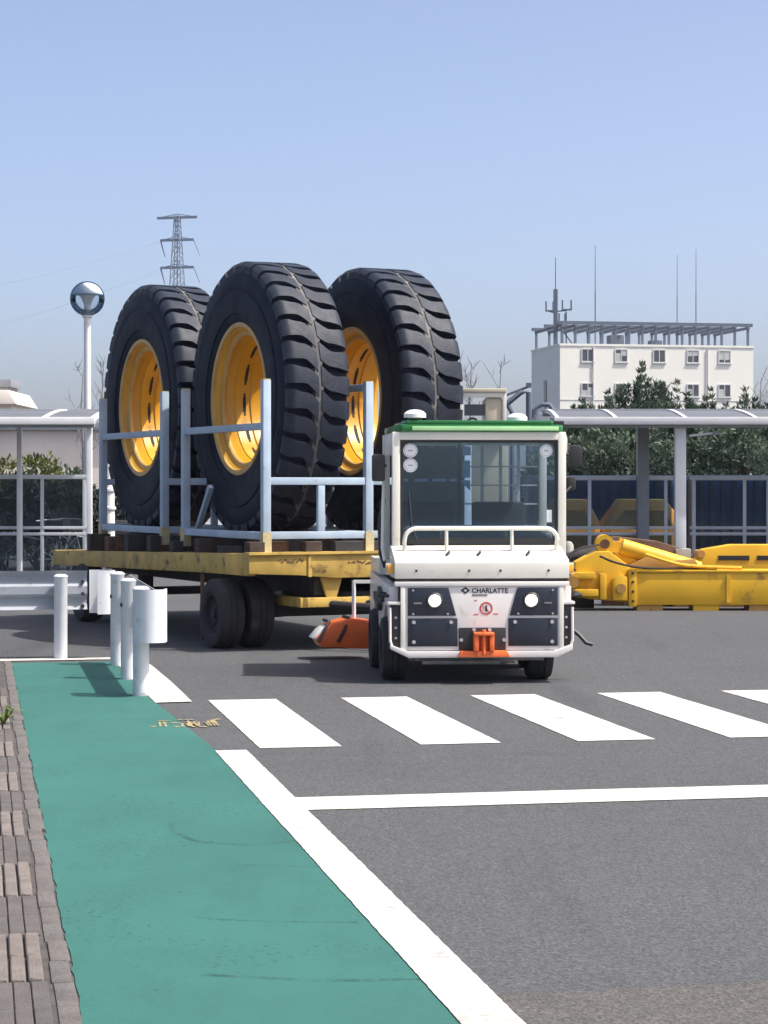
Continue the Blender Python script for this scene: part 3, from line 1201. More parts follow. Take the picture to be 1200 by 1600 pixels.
# front panel
fpz0, fpz1 = .262, .765
b = MB()
b.box(-.595, .605, .0, .06, fpz0, fpz1)
fp = b.build('front_panel', 'warm_white', tt, bevel=.006)
for sg in (-1, 1):
    b = MB()
    b.prism([(sg * .575 + .01, .755), (sg * .265 + .01, .755), (sg * .205 + .01, .535), (sg * .575 + .01, .535)], xz, -.012, .01)
    hp = b.build('lamp_panel', 'black_panel', tt, bevel=.004)
    b = MB()
    b.prism([(sg * .575 + .01, .515), (sg * .195 + .01, .515), (sg * .195 + .01, .295), (sg * .575 + .01, .295)], xz, -.010, .01)
    lp = b.build('lower_panel', 'black_panel', tt, bevel=.004)
    for (x, z) in ((.535, .735), (.27, .55), (.535, .55)):
        b = MB()
        b.cyl((sg * x + .01, -.022, z), (sg * x + .01, -.012, z), .008, n=8)
        b.build('screw', 'bolt', hp)
    for (x, z) in ((.53, .485), (.245, .485), (.53, .33)):
        b = MB()
        b.cyl((sg * x + .01, -.024, z), (sg * x + .01, -.010, z), .0145, n=10)
        b.build('screw', 'bolt', lp)
    b = MB()
    b.lathe([(-.005, .064), (.014, .064), (.020, .055), (.010, .046)], 28, lambda x, r, an: (sg * .370 + .01 + r * math.cos(an), -.012 - x, .655 + r * math.sin(an)))
    hl = b.build('headlight', 'black_plastic', tt)
    b = MB()
    b.lathe([(.004, .047), (.013, .038), (.017, .022), (.018, 0)], 28, lambda x, r, an: (sg * .370 + .01 + r * math.cos(an), -.012 - x, .655 + r * math.sin(an)))
    b.build('lens', 'lamp', hl)
    b = MB()
    b.box(sg * .50 - .02, sg * .50 + .04, -.018, -.012, .628, .640)
    b.build('mark', 'hub', hp)
# frame strips round the front panel
b = MB()
b.box(-.62, -.585, -.008, .05, .258, .765)
b.build('corner_strip', 'cream', tt, bevel=.005)
b = MB()
b.box(.595, .632, -.008, .05, .258, .765)
b.build('corner_strip', 'cream', tt, bevel=.005)
b = MB()
b.prism([(-.70, .275), (-.56, .205), (.58, .205), (.70, .265), (.70, .31), (.56, .257), (-.56, .257), (-.70, .31)], xz, -.02, .05)
b.build('bumper', 'warm_white', tt, bevel=.006)
b = MB()
b.box(-.665, .675, -.012, .10, .765, .802)
b.build('ledge', 'warm_white', tt, bevel=.006)
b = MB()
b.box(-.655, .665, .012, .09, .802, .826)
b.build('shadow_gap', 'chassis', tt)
# hood
b = MB()
b.prism([(.0, .826), (.0, .955), (.02, .975), (.46, 1.075), (.56, 1.075), (.56, .826)], yz, -.665, .675)
hd = b.build('hood', 'cream', tt, bevel=.01)
for x in (-.50, -.095, .145, .515):
    b = MB()
    b.cyl((x, -.006, .888), (x, .004, .888), .010, n=8)
    b.build('bolt', 'chassis', hd)
for x in (-.26, -.02, .36):
    b = MB()
    b.bar((x, .12, 1.005), (x + .03, .17, 1.03), .012, .02)
    b.build('clip', 'chassis', hd)

# lettering and pictogram on the front panel
def text_mesh(txt, size, name, mat, parent, loc, bold=0.0, sx=1.0):
    cu = bpy.data.curves.new('lettering', 'FONT')
    cu.body = txt
    cu.size = size
    cu.align_x = 'LEFT'
    cu.extrude = .0008
    cu.offset = bold
    ob = bpy.data.objects.new('lettering_tmp', cu)
    COL.objects.link(ob)
    dg = bpy.context.evaluated_depsgraph_get()
    me = bpy.data.meshes.new_from_object(ob.evaluated_get(dg))
    bpy.data.objects.remove(ob)
    me.materials.clear()
    me.materials.append(M[mat])
    o = put(name, me, parent)
    o.rotation_euler = (R(90), 0, 0)
    o.location = loc
    o.scale = (sx, 1, 1)
    return o


text_mesh('CHARLATTE', .050, 'lettering', 'ink', fp, (-.075, -.0015, .715), .0012, 1.0)
text_mesh('MANUTENTION', .020, 'lettering', 'ink', fp, (-.072, -.0015, .690), .0002, .8)
b = MB()
dm = [(-.036, 0), (0, .028), (.036, 0), (0, -.028)]
b.prism([(x - .125, z + .733) for x, z in dm], xz, -.002, .001)
lg = b.build('emblem', 'ink', fp, smooth=False)
b = MB()
b.prism([(x * .4 - .125, z * .4 + .733) for x, z in dm], xz, -.0035, -.0021)
b.build('emblem_eye', 'warm_white', lg, smooth=False)
b = MB()
b.lathe([(-.0025, .040), (-.0025, .050), (0, .050), (0, .040)], 36, lambda x, r, an: (.035 + r * math.cos(an), x, .592 + r * math.sin(an)), closed=True)
b.bar((.035 - .030, -.0015, .592 + .030), (.035 + .030, -.0015, .592 - .030), .002, .009, up=(0, 1, 0))
b.build('no_entry_pictogram', 'red_ink', fp, smooth=False)
b = MB()
b.box(.028, .044, -.0018, 0, .568, .600)
b.cyl((.036, -.0018, .609), (.036, 0, .609), .008, n=10)
b.build('pictogram_figure', 'ink', fp, smooth=False)
b = MB()
for (x, z) in ((-.045, .655), (-.05, .545), (.10, .548), (-.03, .545), (.12, .548)):
    b.box(x - .008, x + .008, -.0016, 0, z - .004, z + .004)
b.build('small_print', 'red_ink', fp, smooth=False)

# front hitch
b = MB()
b.box(-.175, .185, -.014, .03, .262, .440)
hp = b.build('hitch_plate', 'black_plastic', tt, bevel=.006)
for x, z in ((-.06, .425), (.06, .425), (-.158, .345), (.17, .345)):
    b = MB()
    b.cyl((x, -.026, z), (x, -.014, z), .014, n=8)
    b.build('bolt', 'bolt', hp)
b = MB()
b.box(-.07, .085, -.13, -.014, .385, .408)
b.box(-.07, -.035, -.12, -.014, .262, .385)
b.box(.05, .085, -.12, -.014, .262, .385)
b.box(-.035, .05, -.05, -.014, .262, .385)
hk = b.build('front_hitch', 'orange', tt, bevel=.006)
b = MB()
b.cyl((.007, -.095, .24), (.007, -.095, .43), .016, n=10)
b.build('hitch_pin', 'orange', hk)
b = MB()
b.prism([(-.19, .215), (.21, .215), (.185, .262), (-.165, .262)], xz, -.10, -.005)
b.build('hitch_lip', 'orange', tt, bevel=.006)
# under side pipes
b = MB()
b.cyl((-.45, .06, .165), (.15, .06, .165), .018, n=8)
b.box(-.5, .5, .14, .28, .17, .30)
b.build('underrun_bar', 'hub', tt)

# corner bumpers and steps at both sides
for sg in (-1, 1):
    b = MB()
    b.box(sg * .655 - .045, sg * .655 + .045, .02, .30, .27, .62)
    cb = b.build('corner_bumper', 'black_plastic', tt, bevel=.02)
    b = MB()
    b.tube([(sg * .70, .015, .60), (sg * .70, .0, .34), (sg * .68, -.005, .28), (sg * .60, -.01, .25)], .011, 8)
    b.build('guard_tube', 'warm_white', cb)
    b = MB()
    b.box(sg * .66 - .06, sg * .66 + .06, .0, .34, .62, .645)
    b.build('step_plate', 'warm_white', cb, bevel=.006)
    for z in (.36, .44, .52):
        b = MB()
        b.cyl((sg * .655, .012, z), (sg * .655, .02, z), .010, n=8)
        b.build('screw', 'bolt', cb)
    b = MB()
    b.tube([(sg * .70, .34, .69), (sg * .77, .30, .70), (sg * .78, .10, .69), (sg * .71, .04, .69)], .014, 8)
    b.build('grab_loop', 'black_plastic', tt)
    b = MB()
    b.box(sg * .685 - .035, sg * .685 + .035, .05, .10, .865, .935)
    il = b.build('indicator', 'amber', tt, bevel=.012)
    b = MB()
    b.box(sg * .685 - .04, sg * .685 + .04, .10, .13, .855, .945)
    b.build('housing', 'cream', il)
b = MB()
b.tube([(.72, .3, .42), (.79, .25, .36), (.84, .22, .30), (.89, .22, .285)], .016, 8)
b.build('side_hook', 'black_plastic', tt)
b = MB()
b.bar((-.72, .95, .70), (-.72, .55, .64), .03, .05)
b.bar((-.73, 1.3, .64), (-.73, .75, .56), .035, .055)
b.build('side_step', 'black_plastic', tt)

# wheels
for (x, y) in ((-.645, WF), (.49, WF), (-.66, WR), (.58, WR)):
    small_wheel('wheel', tt, (x, y, WRAD), WRAD, .20)

# cab
CY = .47                               # windshield plane
for sg in (-1, 1):
    b = MB()
    b.prism([(sg * .685 + .01, 1.0), (sg * .622 + .01, 1.0), (sg * .622 + .01, 1.99), (sg * .685 + .01, 1.99)], xz, CY - .035, CY + .045)
    b.build('front_pillar', 'cream', tt, bevel=.012)
    b = MB()
    b.box(sg * .655 + .01 - .03, sg * .655 + .01 + .03, 1.52, 1.58, .93, 1.99)
    b.build('rear_pillar', 'cream', tt, bevel=.01)
    b = MB()
    b.box(sg * .66 + .01 - .02, sg * .66 + .01 + .02, CY + .05, 1.52, 1.90, 1.985)
    b.build('roof_rail', 'cream', tt, bevel=.006)
    b = MB()
    b.box(sg * .665 + .01 - .05, sg * .665 + .01 + .05, CY + .08, CY + .42, 1.80, 1.97)
    b.build('roof_pod', 'warm_white', tt, bevel=.03)
    b = MB()
    b.tube([(sg * .70, CY + .12, 1.80), (sg * .715, CY + .12, 1.35), (sg * .72, CY + .1, 1.05), (sg * .705, CY + .06, .95)], .014, 8)
    b.build('grab_rail', 'cream', tt)
    b = MB()
    b.tube([(sg * .70, CY + .24, 1.45), (sg * .735, CY + .2, 1.25), (sg * .73, CY + .15, 1.0), (sg * .70, CY + .08, .90)], .018, 8)
    b.build('door_strap', 'black_plastic', tt)
b = MB()
b.box(-.615, .635, CY - .034, CY + .044, 1.925, 1.99)
b.build('header', 'cream', tt, bevel=.008)
b = MB()
b.box(-.615, .635, 1.52, 1.58, 1.90, 1.985)
b.build('rear_header', 'cream', tt, bevel=.008)
# gasket and glass
gz0, gz1, gx0, gx1 = 1.085, 1.925, -.612, .632
b = MB()
b.box(gx0, gx1, CY - .012, CY + .012, gz1 - .022, gz1)
b.box(gx0, gx1, CY - .012, CY + .012, gz0, gz0 + .05)
b.box(gx0, gx0 + .024, CY - .012, CY + .012, gz0 + .05, gz1 - .022)
b.box(gx1 - .024, gx1, CY - .012, CY + .012, gz0 + .05, gz1 - .022)
for (x, z, dx, dz) in ((gx0 + .024, gz1 - .022, 1, -1), (gx1 - .024, gz1 - .022, -1, -1)):
    b.prism([(x, z), (x + dx * .05, z), (x + dx * .015, z + dz * .015), (x, z + dz * .05)], xz, CY - .0118, CY + .0118)
b.build('windshield_gasket', 'black_plastic', tt)
b = MB()
b.box(gx0 + .02, gx1 - .02, CY - .004, CY + .004, gz0 + .045, gz1 - .018)
ws = b.build('windshield', 'windshield', tt)
for (x, z, r) in ((-.530, 1.838, .056), (-.530, 1.720, .056), (.540, 1.838, .050)):
    b = MB()
    b.cyl((x, CY - .0075, z), (x, CY - .0045, z), r, n=30)
    stk = b.build('round_sticker', 'sticker', ws)
    b = MB()
    b.lathe([(CY - .0080, r * .80), (CY - .0080, r * .86)], 30, lambda q, rr, an: (x + rr * math.cos(an), q, z + rr * math.sin(an)))
    b.box(x - r * .35, x + r * .35, CY - .0082, CY - .0077, z - .004, z + .004)
    b.build('sticker_print', 'hub', stk, smooth=False)
b = MB()
b.box(.545, .585, CY - .0075, CY - .0045, 1.26, 1.36)
b.build('paper_sticker', 'sticker', ws)
b = MB()
b.tube([(-.48, CY - .03, 1.12), (-.52, CY - .035, 1.22), (-.545, CY - .02, 1.50)], .008, 6)
b.build('wiper', 'black_plastic', tt)

# roof
b = MB()
b.prism([(-.60, 0), (.62, 0), (.675, .055), (.675, 1.20), (.62, 1.25), (-.60, 1.25), (-.655, 1.20), (-.655, .055)], lambda p, q, d: (p, CY - .06 + q, d), 1.99, 2.048)
b.build('roof', 'green_roof', tt, bevel=.014)
b = MB()
b.prism([(-.56, .03), (.58, .03), (.60, .07), (.60, 1.1), (-.58, 1.1), (-.58, .07)], lambda p, q, d: (p, CY - .06 + q, d), 2.048, 2.083)
b.build('roof_hatch', 'green_roof', tt, bevel=.012)
b = MB()
b.box(-.52, .63, CY - .070, CY - .059, 2.000, 2.034)
b.build('roof_edge_strip', 'green_edge', tt, bevel=.003)
for (x, y, r, nm) in ((-.49, CY + .05, .088, 0), (.42, CY + .85, .085, 0)):
    b = MB()
    b.lathe([(2.0835, r * .55), (2.105, r * .6), (2.105, r), (2.135, r), (2.155, r * .8), (2.168, r * .45), (2.172, 0)], 30, lambda q, rr, an: (x + rr * math.cos(an), y + rr * math.sin(an), q))
    dmm = b.build('antenna_dome', 'dome', tt)
    b = MB()
    b.lathe([(2.0505, r * .7), (2.10, r * .62)], 24, lambda q, rr, an: (x + rr * math.cos(an), y + rr * math.sin(an), q))
    b.build('base', 'black_plastic', dmm)
b = MB()
b.box(.56, .70, CY + .1, CY + .3, 2.05, 2.085)
b.build('sensor_box', 'black_plastic', tt, bevel=.01)

# hand rail on the hood
rl = MB()
zt_, zb_ = 1.215, 1.01
pts = [(-.585, .30, zb_), (-.59, .30, zb_ + .09)]
for k in range(6):
    an = math.pi - k * math.pi / 2 / 5
    pts.append((-.50 + .09 * math.cos(an), .27, zt_ - .09 + .09 * math.sin(an)))
for k in range(6):
    an = math.pi / 2 - k * math.pi / 2 / 5
    pts.append((.51 + .09 * math.cos(an), .27, zt_ - .09 + .09 * math.sin(an)))
pts += [(.60, .30, zb_ + .09), (.595, .30, zb_)]
rl.tube(pts, .017, 10)
hr = rl.build('hand_rail', 'cream', tt)
for x in (-.265, .245):
    b = MB()
    b.cyl((x, .28, 1.02), (x, .27, zt_ - .01), .014, n=10)
    b.build('upright', 'cream', hr)

# interior
b = MB()
b.prism([(.53, .90), (.53, 1.14), (.60, 1.20), (.78, 1.20), (.80, 1.05), (.80, .90)], yz, -.60, .62)
b.build('dashboard', 'black_plastic', tt, bevel=.02)
b = MB()
b.lathe([(-.014, .17), (0, .184), (.014, .17), (0, .156)], 28, lambda q, rr, an: (-.30 + rr * math.cos(an), .83 + rr * math.sin(an) * .5 + q, 1.26 + rr * math.sin(an) * .86), closed=True)
b.bar((-.46, .83, 1.26), (-.14, .83, 1.26), .03, .02)
sw = b.build('steering_wheel', 'black_plastic', tt)
for x in (-.30, .30):
    b = MB()
    b.box(x - .23, x + .23, 1.05, 1.45, .82, .98)
    st_ = b.build('seat', 'seat', tt, bevel=.04)
    b = MB()
    b.box(x - .22, x + .22, 1.40, 1.50, .98, 1.42)
    b.build('backrest', 'seat', st_, bevel=.035)
b = MB()
b.box(-.62, .64, 1.535, 1.56, .93, 1.22)
b.build('rear_wall', 'hub', tt)
b = MB()
for x in (-.02, .155, .31, .46):
    b.box(x - .013, x + .013, 1.535, 1.56, 1.22, 1.90)
for z in (1.40, 1.56, 1.72):
    b.box(-.02, .62, 1.537, 1.558, z - .006, z + .006)
b.build('rear_screen_guard', 'alu_white', tt)
b = MB()
b.box(-.095, -.035, CY + .02, CY + .035, 1.62, 1.76)
b.box(-.095, -.030, CY + .02, CY + .035, 1.80, 1.875)
b.prism([(-.115, 1.60), (-.035, 1.60), (-.035, 1.515), (-.075, 1.555)], xz, CY + .02, CY + .035)
b.build('hanging_card', 'sticker', tt, smooth=False)
b = MB()
b.box(-.13, -.105, CY + .04, CY + .07, 1.15, 1.90)
b.build('centre_strut', 'black_plastic', tt)
b = MB()
b.box(-.60, .0, 1.49, 1.53, 1.22, 1.88)
b.build('rear_padding', 'cab_inner', tt, bevel=.01)
b = MB()
for x0, x1 in ((-.555, -.525), (-.47, -.37), (-.33, -.22), (-.20, -.14)):
    b.box(x0, x1, CY + .02, CY + .03, 1.590, 1.612)
b.build('sun_visor_edge', 'sticker', tt)

# mirrors
for sg, (x, y, z) in ((-1, (-.755, CY + .05, 1.70)), (1, (.795, CY + .0, 1.80))):
    b = MB()
    b.box(x - .052, x + .052, y - .03, y + .03, z - (.11 if sg < 0 else .085), z + (.11 if sg < 0 else .085))
    mo = b.build('mirror', 'black_plastic', tt, bevel=.022)
    b = MB()
    b.tube([(x, y + .03, z), (x - sg * .02, y + .07, z), (sg * .69, y + .05, z + .02)], .012, 8)
    b.build('arm', 'black_plastic', mo)
b = MB()
b.box(.76, .84, CY + .25, CY + .30, 1.52, 1.63)
mo = b.build('mirror', 'black_plastic', tt, bevel=.022)
b = MB()
b.tube([(.80, CY + .26, 1.55), (.74, CY + .2, 1.5), (.69, CY + .12, 1.48)], .011, 8)
b.build('arm', 'black_plastic', mo)
for ch in tt.children:
    if ch.name.split('.')[0] in ('front_pillar', 'rear_pillar', 'roof_rail', 'header', 'rear_header', 'windshield_gasket', 'windshield', 'wiper', 'roof', 'roof_hatch',
                                 'roof_edge_strip', 'antenna_dome', 'sensor_box', 'hand_rail', 'roof_pod', 'rear_wall', 'rear_screen_guard', 'rear_padding'):
        ch.location.x += .022
# wheel chock / coupling cover hanging at the rear left
oc = thing('coupling_cover', 'orange wedge shaped coupling cover hanging behind the tractor by trailer', 'cover', (-.37, 19.45, 0), R(12))
b = MB()
b.prism([(-.27, .20), (-.22, .11), (.26, .09), (.26, .34), (.05, .37), (-.14, .32)], xz, -.17, .17)
sh = b.build('shell', 'orange', oc, bevel=.025)
b = MB()
b.prism([(-.30, .19), (-.235, .265), (-.17, .31), (-.185, .25), (-.25, .18)], xz, -.12, .12)
b.build('nose', 'dome', oc, bevel=.015)
for x0 in (-.20, -.02):
    b = MB()
    b.tube([(x0 - .06, -.175, .16), (x0, -.178, .27), (x0 + .05, -.13, .37 if x0 > -.1 else .34), (x0 + .05, .13, .37 if x0 > -.1 else .34)], .016, 8)
    b.build('strap', 'black_plastic', oc)
b = MB()
b.cyl((.10, 0, .33), (.10, 0, .70), .018, n=10)
b.bar((.10, 0, .69), (.45, -.05, .69), .03)
b.bar((.25, 0, .22), (.45, -.03, .30), .05)
b.build('hanger_rod', 'alu_white', oc)

# ------------------------------------------------------------------ yellow machine parts on the right
YB = 26.9
mp = thing('excavator_boom', 'yellow hydraulic machine arm lying on the asphalt at right', 'machine part', (2.27, YB, 0), 0)
b = MB()
b.prism([(.80, .07), (5.6, .07), (5.6, .50), (.86, .47), (.80, .43)], xz, 0, .46)
mbm = b.build('main_beam', 'machine', mp, bevel=.015)
b = MB()
b.box(.78, .88, -.03, .50, .05, .52)
b.build('end_plate', 'machine', mbm, bevel=.01)
b = MB()
b.box(.88, 5.6, -.015, .475, .475, .505)
b.build('top_flange', 'machine', mbm, bevel=.006)
b = MB()
b.prism([(.02, .18), (.0, .36), (.10, .46), (.12, .60), (.38, .74), (.55, .74), (.80, .55), (.80, .10), (.30, .14)], xz, .05, .42)
kn = b.build('knuckle', 'machine', mp, bevel=.02)
b = MB()
b.box(.05, .36, -.05, .05, .40, .48)
b.box(.08, .40, -.06, .05, .18, .27)
b.box(.42, .50, -.05, .05, .14, .46)
b.build('rib', 'machine', kn, bevel=.01)
b = MB()
b.prism([(.58, .13), (.76, .13), (.76, .42), (.66, .46), (.58, .40)], xz, -.05, .05)
b.build('cheek_plate', 'machine', kn, bevel=.01)
b = MB()
b.cyl((.08, -.08, .36), (.08, .50, .36), .075, n=20)
b.build('pin', 'machine_dark', kn)
b = MB()
b.cyl((.68, -.08, .28), (.68, -.04, .28), .06, n=20)
b.build('pin', 'machine_dark', kn)
b = MB()
b.cyl((.72, .25, .79), (1.70, .25, .50), .105, n=24)
cy = b.build('cylinder', 'machine', mp)
b = MB()
b.cyl((.46, .25, .865), (.73, .25, .787), .05, n=16)
b.build('rod', 'chrome', cy)
b = MB()
b.cyl((.50, .14, .83), (.50, .36, .83), .115, n=22)
b.box(.50, .72, .17, .33, .72, .86)
b.build('rod_eye', 'machine', cy)
b = MB()
b.cyl((.50, .12, .83), (.50, .38, .83), .06, n=18)
b.build('eye_pin', 'rust', cy)
b = MB()
b.prism([(.72, .90), (.78, .88), (1.02, .60), (1.0, .50), (.60, .52)], xz, .44, .50)
b.build('link_plate', 'machine', mp, bevel=.008)
b = MB()
b.prism([(.75, .54), (1.45, .50), (1.70, .53), (1.62, .64), (1.30, .62), (1.05, .68)], xz, .12, .38)
b.build('saddle', 'machine_dark', mp, bevel=.01)
b = MB()
b.hose([(1.0, .05, .70), (1.4, .04, .58), (1.75, .05, .545), (2.2, .06, .53)], .022)
b.build('hose', 'machine', mp)
for k, (x, z) in enumerate(((.83, .12), (.83, .24), (.83, .36), (.83, .47))):
    b = MB()
    b.cyl((x, -.05, z), (x, -.03, z), .018, n=6)
    b.build('bolt', 'chassis', mbm)
for pts in ([(.42, .0, .68), (.62, -.05, .60), (.95, -.03, .535), (1.4, .04, .525), (1.9, .10, .52)], [(.12, .03, .50), (.03, -.03, .62), (.14, .02, .76), (.42, .12, .82)]):
    b = MB()
    b.hose(pts, .014)
    b.build('hose', 'tube_black', mp)
b = MB()
b.box(2.0, 2.05, -.02, .0, .10, .44)
b.box(3.6, 3.65, -.02, .0, .10, .44)
b.build('weld_plate', 'machine', mbm)
for x in (1.05, 1.75, 2.45, 3.3, 4.2, 5.1):
    b = MB()
    b.box(x - .16, x + .16, .02, .44, 0, .068)
    b.build('support_block', 'machine_dark' if x != 1.75 else 'machine', mp)

mp2 = thing('dozer_frame', 'flat yellow machine frame with slots lying behind the hydraulic arm', 'machine part', (3.94, 27.75, 0), 0)
b = MB()
b.prism([(-.30, .12), (3.6, .12), (3.6, .80), (.55, .80), (.18, .74), (.06, .62), (-.28, .56)], xz, 0, .35)
q = b.build('frame_plate', 'machine', mp2, bevel=.015)
b = MB()
for x in (.36, .86, 1.36, 1.86):
    b.box(x, x + .40, -.008, .002, .60, .66)
b.build('slot', 'dark', q)
b = MB()
b.cyl((.14, -.03, .68), (.14, .38, .68), .05, n=16)
b.build('pin', 'machine_dark', q)
b = MB()
b.box(-.2, 3.4, .03, .30, 0, .118)
b.build('skid', 'machine_dark', mp2)

mp3 = thing('rusty_track_guard', 'brown rusty steel cover piled behind the yellow arm', 'machine part', (3.0, 28.0, 0), 0)
b = MB()
b.prism([(-.15, .0), (1.15, .0), (1.12, .55), (.95, .72), (.55, .84), (.0, .90), (-.15, .80)], xz, 0, .35)
b.build('cover_plate', 'rust', mp3, bevel=.02)
b = MB()
b.box(.78, .98, -.05, .20, .50, .74)
b.build('lug', 'concrete', mp3, bevel=.01)
mp4 = thing('cylinder_stub', 'white capped dark hydraulic coupling beside the tractor', 'machine part', (2.38, 27.6, 0), 0)
b = MB()
b.cyl((-.1, .0, .62), (.42, .0, .70), .10, n=20)
b.box(-.05, .30, -.1, .1, .0, .60)
b.build('body', 'chassis', mp4, bevel=.01)
b = MB()
b.lathe([(.66, .07), (.80, .065), (.84, .04), (.85, 0)], 20, lambda q_, r_, an: (-.02 + r_ * math.cos(an), r_ * math.sin(an), q_))
b.build('cap', 'concrete', mp4)

# ------------------------------------------------------------------ shelters
def shelter(label, loc, x0, x1, posts, back_posts, ribs, panels, glass, zroof=2.58):
    t = thing('shelter', label, 'shelter', loc, 0)
    b = MB()
    b.box(x0, x1, -.06, .05, zroof - .085, zroof + .03)
    b.build('gutter', 'alu_white', t, bevel=.012)
    b = MB()
    b.box(x0 + .02, x1 - .02, .052, .15, zroof - .13, zroof - .04)
    b.build('front_beam', 'alu_grey', t, bevel=.01)
    # curved roof: ribs and panels
    def rc(s):                           # s 0..1 across the depth
        return (.06 + 2.3 * s, zroof + .012 + .20 * math.sin(s * math.pi / 2 * .92))
    ns = 8
    xs = sorted(ribs)
    for x in xs:
        b = MB()
        for k in range(ns):
            ya, za = rc(k / ns)
            yb, zb = rc((k + 1) / ns)
            b.add([(x + d, yy, zz + h) for h in (-.045, .022) for (yy, zz) in ((ya, za), (yb, zb)) for d in (-.028, .028)],
                  [(0, 1, 3, 2), (4, 6, 7, 5), (0, 4, 5, 1), (2, 3, 7, 6), (0, 2, 6, 4), (1, 5, 7, 3)])
        b.build('roof_rib', 'alu_white', t, smooth=False)
    for xa, xb in zip(xs[:-1], xs[1:]):
        b = MB()
        n = ns
        vs_ = []
        for k in range(n + 1):
            yy, zz = rc(k / n)
            vs_ += [(xa + .03, yy, zz), (xb - .03, yy, zz), (xa + .03, yy, zz - .006), (xb - .03, yy, zz - .006)]
        fs = []
        for k in range(n):
            o = k * 4
            fs += [(o, o + 1, o + 5, o + 4), (o + 2, o + 6, o + 7, o + 3)]
        b.add(vs_, fs)
        b.build('roof_panel', 'shelter_roof', t)
    y_, z_ = rc(1)
    b = MB()
    b.box(x0, x1, y_ + .002, y_ + .09, z_ - .09, z_ + .03)
    b.build('rear_beam', 'alu_grey', t, bevel=.01)
    for x, w, m in posts:
        b = MB()
        b.box(x - w / 2, x + w / 2, .155, .155 + w, 0, zroof - .045)
        b.build('post', m, t, bevel=.012)
    for x, w, m in back_posts:
        b = MB()
        b.box(x - w / 2, x + w / 2, 2.0, 2.0 + w, 0, zroof + .12)
        b.build('post', m, t, bevel=.012)
    for (xa, xb, mull, z0, z1, g_) in panels:
        b = MB()
        yb_ = 2.20
        b.box(xa, xb, yb_ - .03, yb_ + .03, z1 - .05, z1 + .02)
        b.build('top_rail', 'alu', t, bevel=.005)
        b = MB()
        b.box(xa, xb, yb_ - .03, yb_ + .03, z0 - .05, z0)
        b.box(xa, xb, yb_ - .03, yb_ + .03, z0 - .15, z0 - .10)
        b.build('middle_rail', 'alu', t, bevel=.005)
        b = MB()
        b.box(xa, xb, yb_ - .03, yb_ + .03, .10, .16)
        b.build('bottom_rail', 'alu', t, bevel=.005)
        for x in mull:
            b = MB()
            b.box(x - .028, x + .028, yb_ - .027, yb_ + .027, 0, z1 - .05)
            b.build('mullion', 'alu', t, bevel=.005)
        ed = [xa] + list(mull) + [xb]
        for a, c in zip(ed[:-1], ed[1:]):
            if c - a < .12:
                continue
            for (za, zb) in ((z0, z1 - .05), (.16, z0 - .15)):
                b = MB()
                b.box(a + .028, c - .028, yb_ - .004, yb_ + .004, za, zb)
                b.build('pane', g_, t, smooth=False)
    return t


SY = 33.0
k_ = SY / 3370
kb = (SY + 2.2) / 3370                  # back wall scale


def px(x):
    return (x - 600) * k_


def pb(x):
    return (x - 600) * kb


shelter('right shelter with grey curved translucent roof above the yellow machine parts', (0, SY, 0), 2.60, 12.0,
        [(px(1066), .165, 'alu_white'), (px(1420), .165, 'alu_white')], [(pb(1003), .19, 'alu_grey'), (pb(1330), .19, 'alu_grey')],
        [2.66, 3.55, 4.62, 5.70, 6.78, 7.86, 8.94, 10.0, 11.0, 11.9],
        [(2.62, pb(1052), [pb(921), pb(1040)], .90, 1.70, 'tinted'), (pb(1078), 12.0, [pb(1084), pb(1163), pb(1200), pb(1280), pb(1400), pb(1500)], .90, 1.70, 'tinted')],
        'tinted')
shelter('left shelter with white gutter beside the tall lamp, bicycles inside', (0, SY, 0), -12.0, -4.42,
        [(px(137), .085, 'alu_white'), (px(-300), .16, 'alu_white')], [(pb(33), .08, 'alu_white')],
        [-11.9, -10.8, -9.7, -8.6, -7.5, -6.35, -5.22, -4.47],
        [(-12.0, pb(143), [pb(-250), pb(-100), pb(-30), pb(33), pb(66), pb(132)], .90, 1.72, 'shelter_clear')], 'shelter_clear')
wl = thing('wall_lamp', 'small white lamp arm on the right shelter post', 'lamp', (px(1075), SY + .2, 0), 0)
b = MB()
b.bar((.05, 0, 2.33), (.42, 0, 2.37), .05, .035)
b.build('arm', 'alu_white', wl)
b = MB()
b.box(.40, .52, -.04, .04, 2.34, 2.40)
b.build('lamp_head', 'alu_grey', wl, bevel=.01)

# loader buckets stored behind the tinted panels
def bucket(label, x, y, w, h):
    t = thing('loader_bucket', label, 'bucket', (x, y, 0), 0, 'buckets stored behind the shelter')
    b = MB()
    b.prism([(-w / 2, 0), (w / 2, 0), (w / 2, h * .70), (w * .28, h), (-w * .28, h), (-w / 2, h * .70)], xz, 0, .9)
    s_ = b.build('shell', 'bucket', t, bevel=.03)
    b = MB()
    b.prism([(-w * .42, h * .25), (w * .42, h * .25), (w * .42, h * .62), (w * .24, h * .86), (-w * .24, h * .86), (-w * .42, h * .62)], xz, -.02, .002)
    b.build('opening', 'machine_dark', s_)
    b = MB()
    for k in range(6):
        b.box(-w * .45 + k * w * .18 - .04, -w * .45 + k * w * .18 + .04, -.12, 0, .02, .12)
    b.build('tooth', 'chassis', s_)


bucket('yellow loader bucket behind the shelter between grey post and white post', 4.45, 37.0, 1.35, 1.33)
bucket('yellow loader bucket half hidden behind the tractor mirror', 3.20, 37.0, 1.0, 1.33)

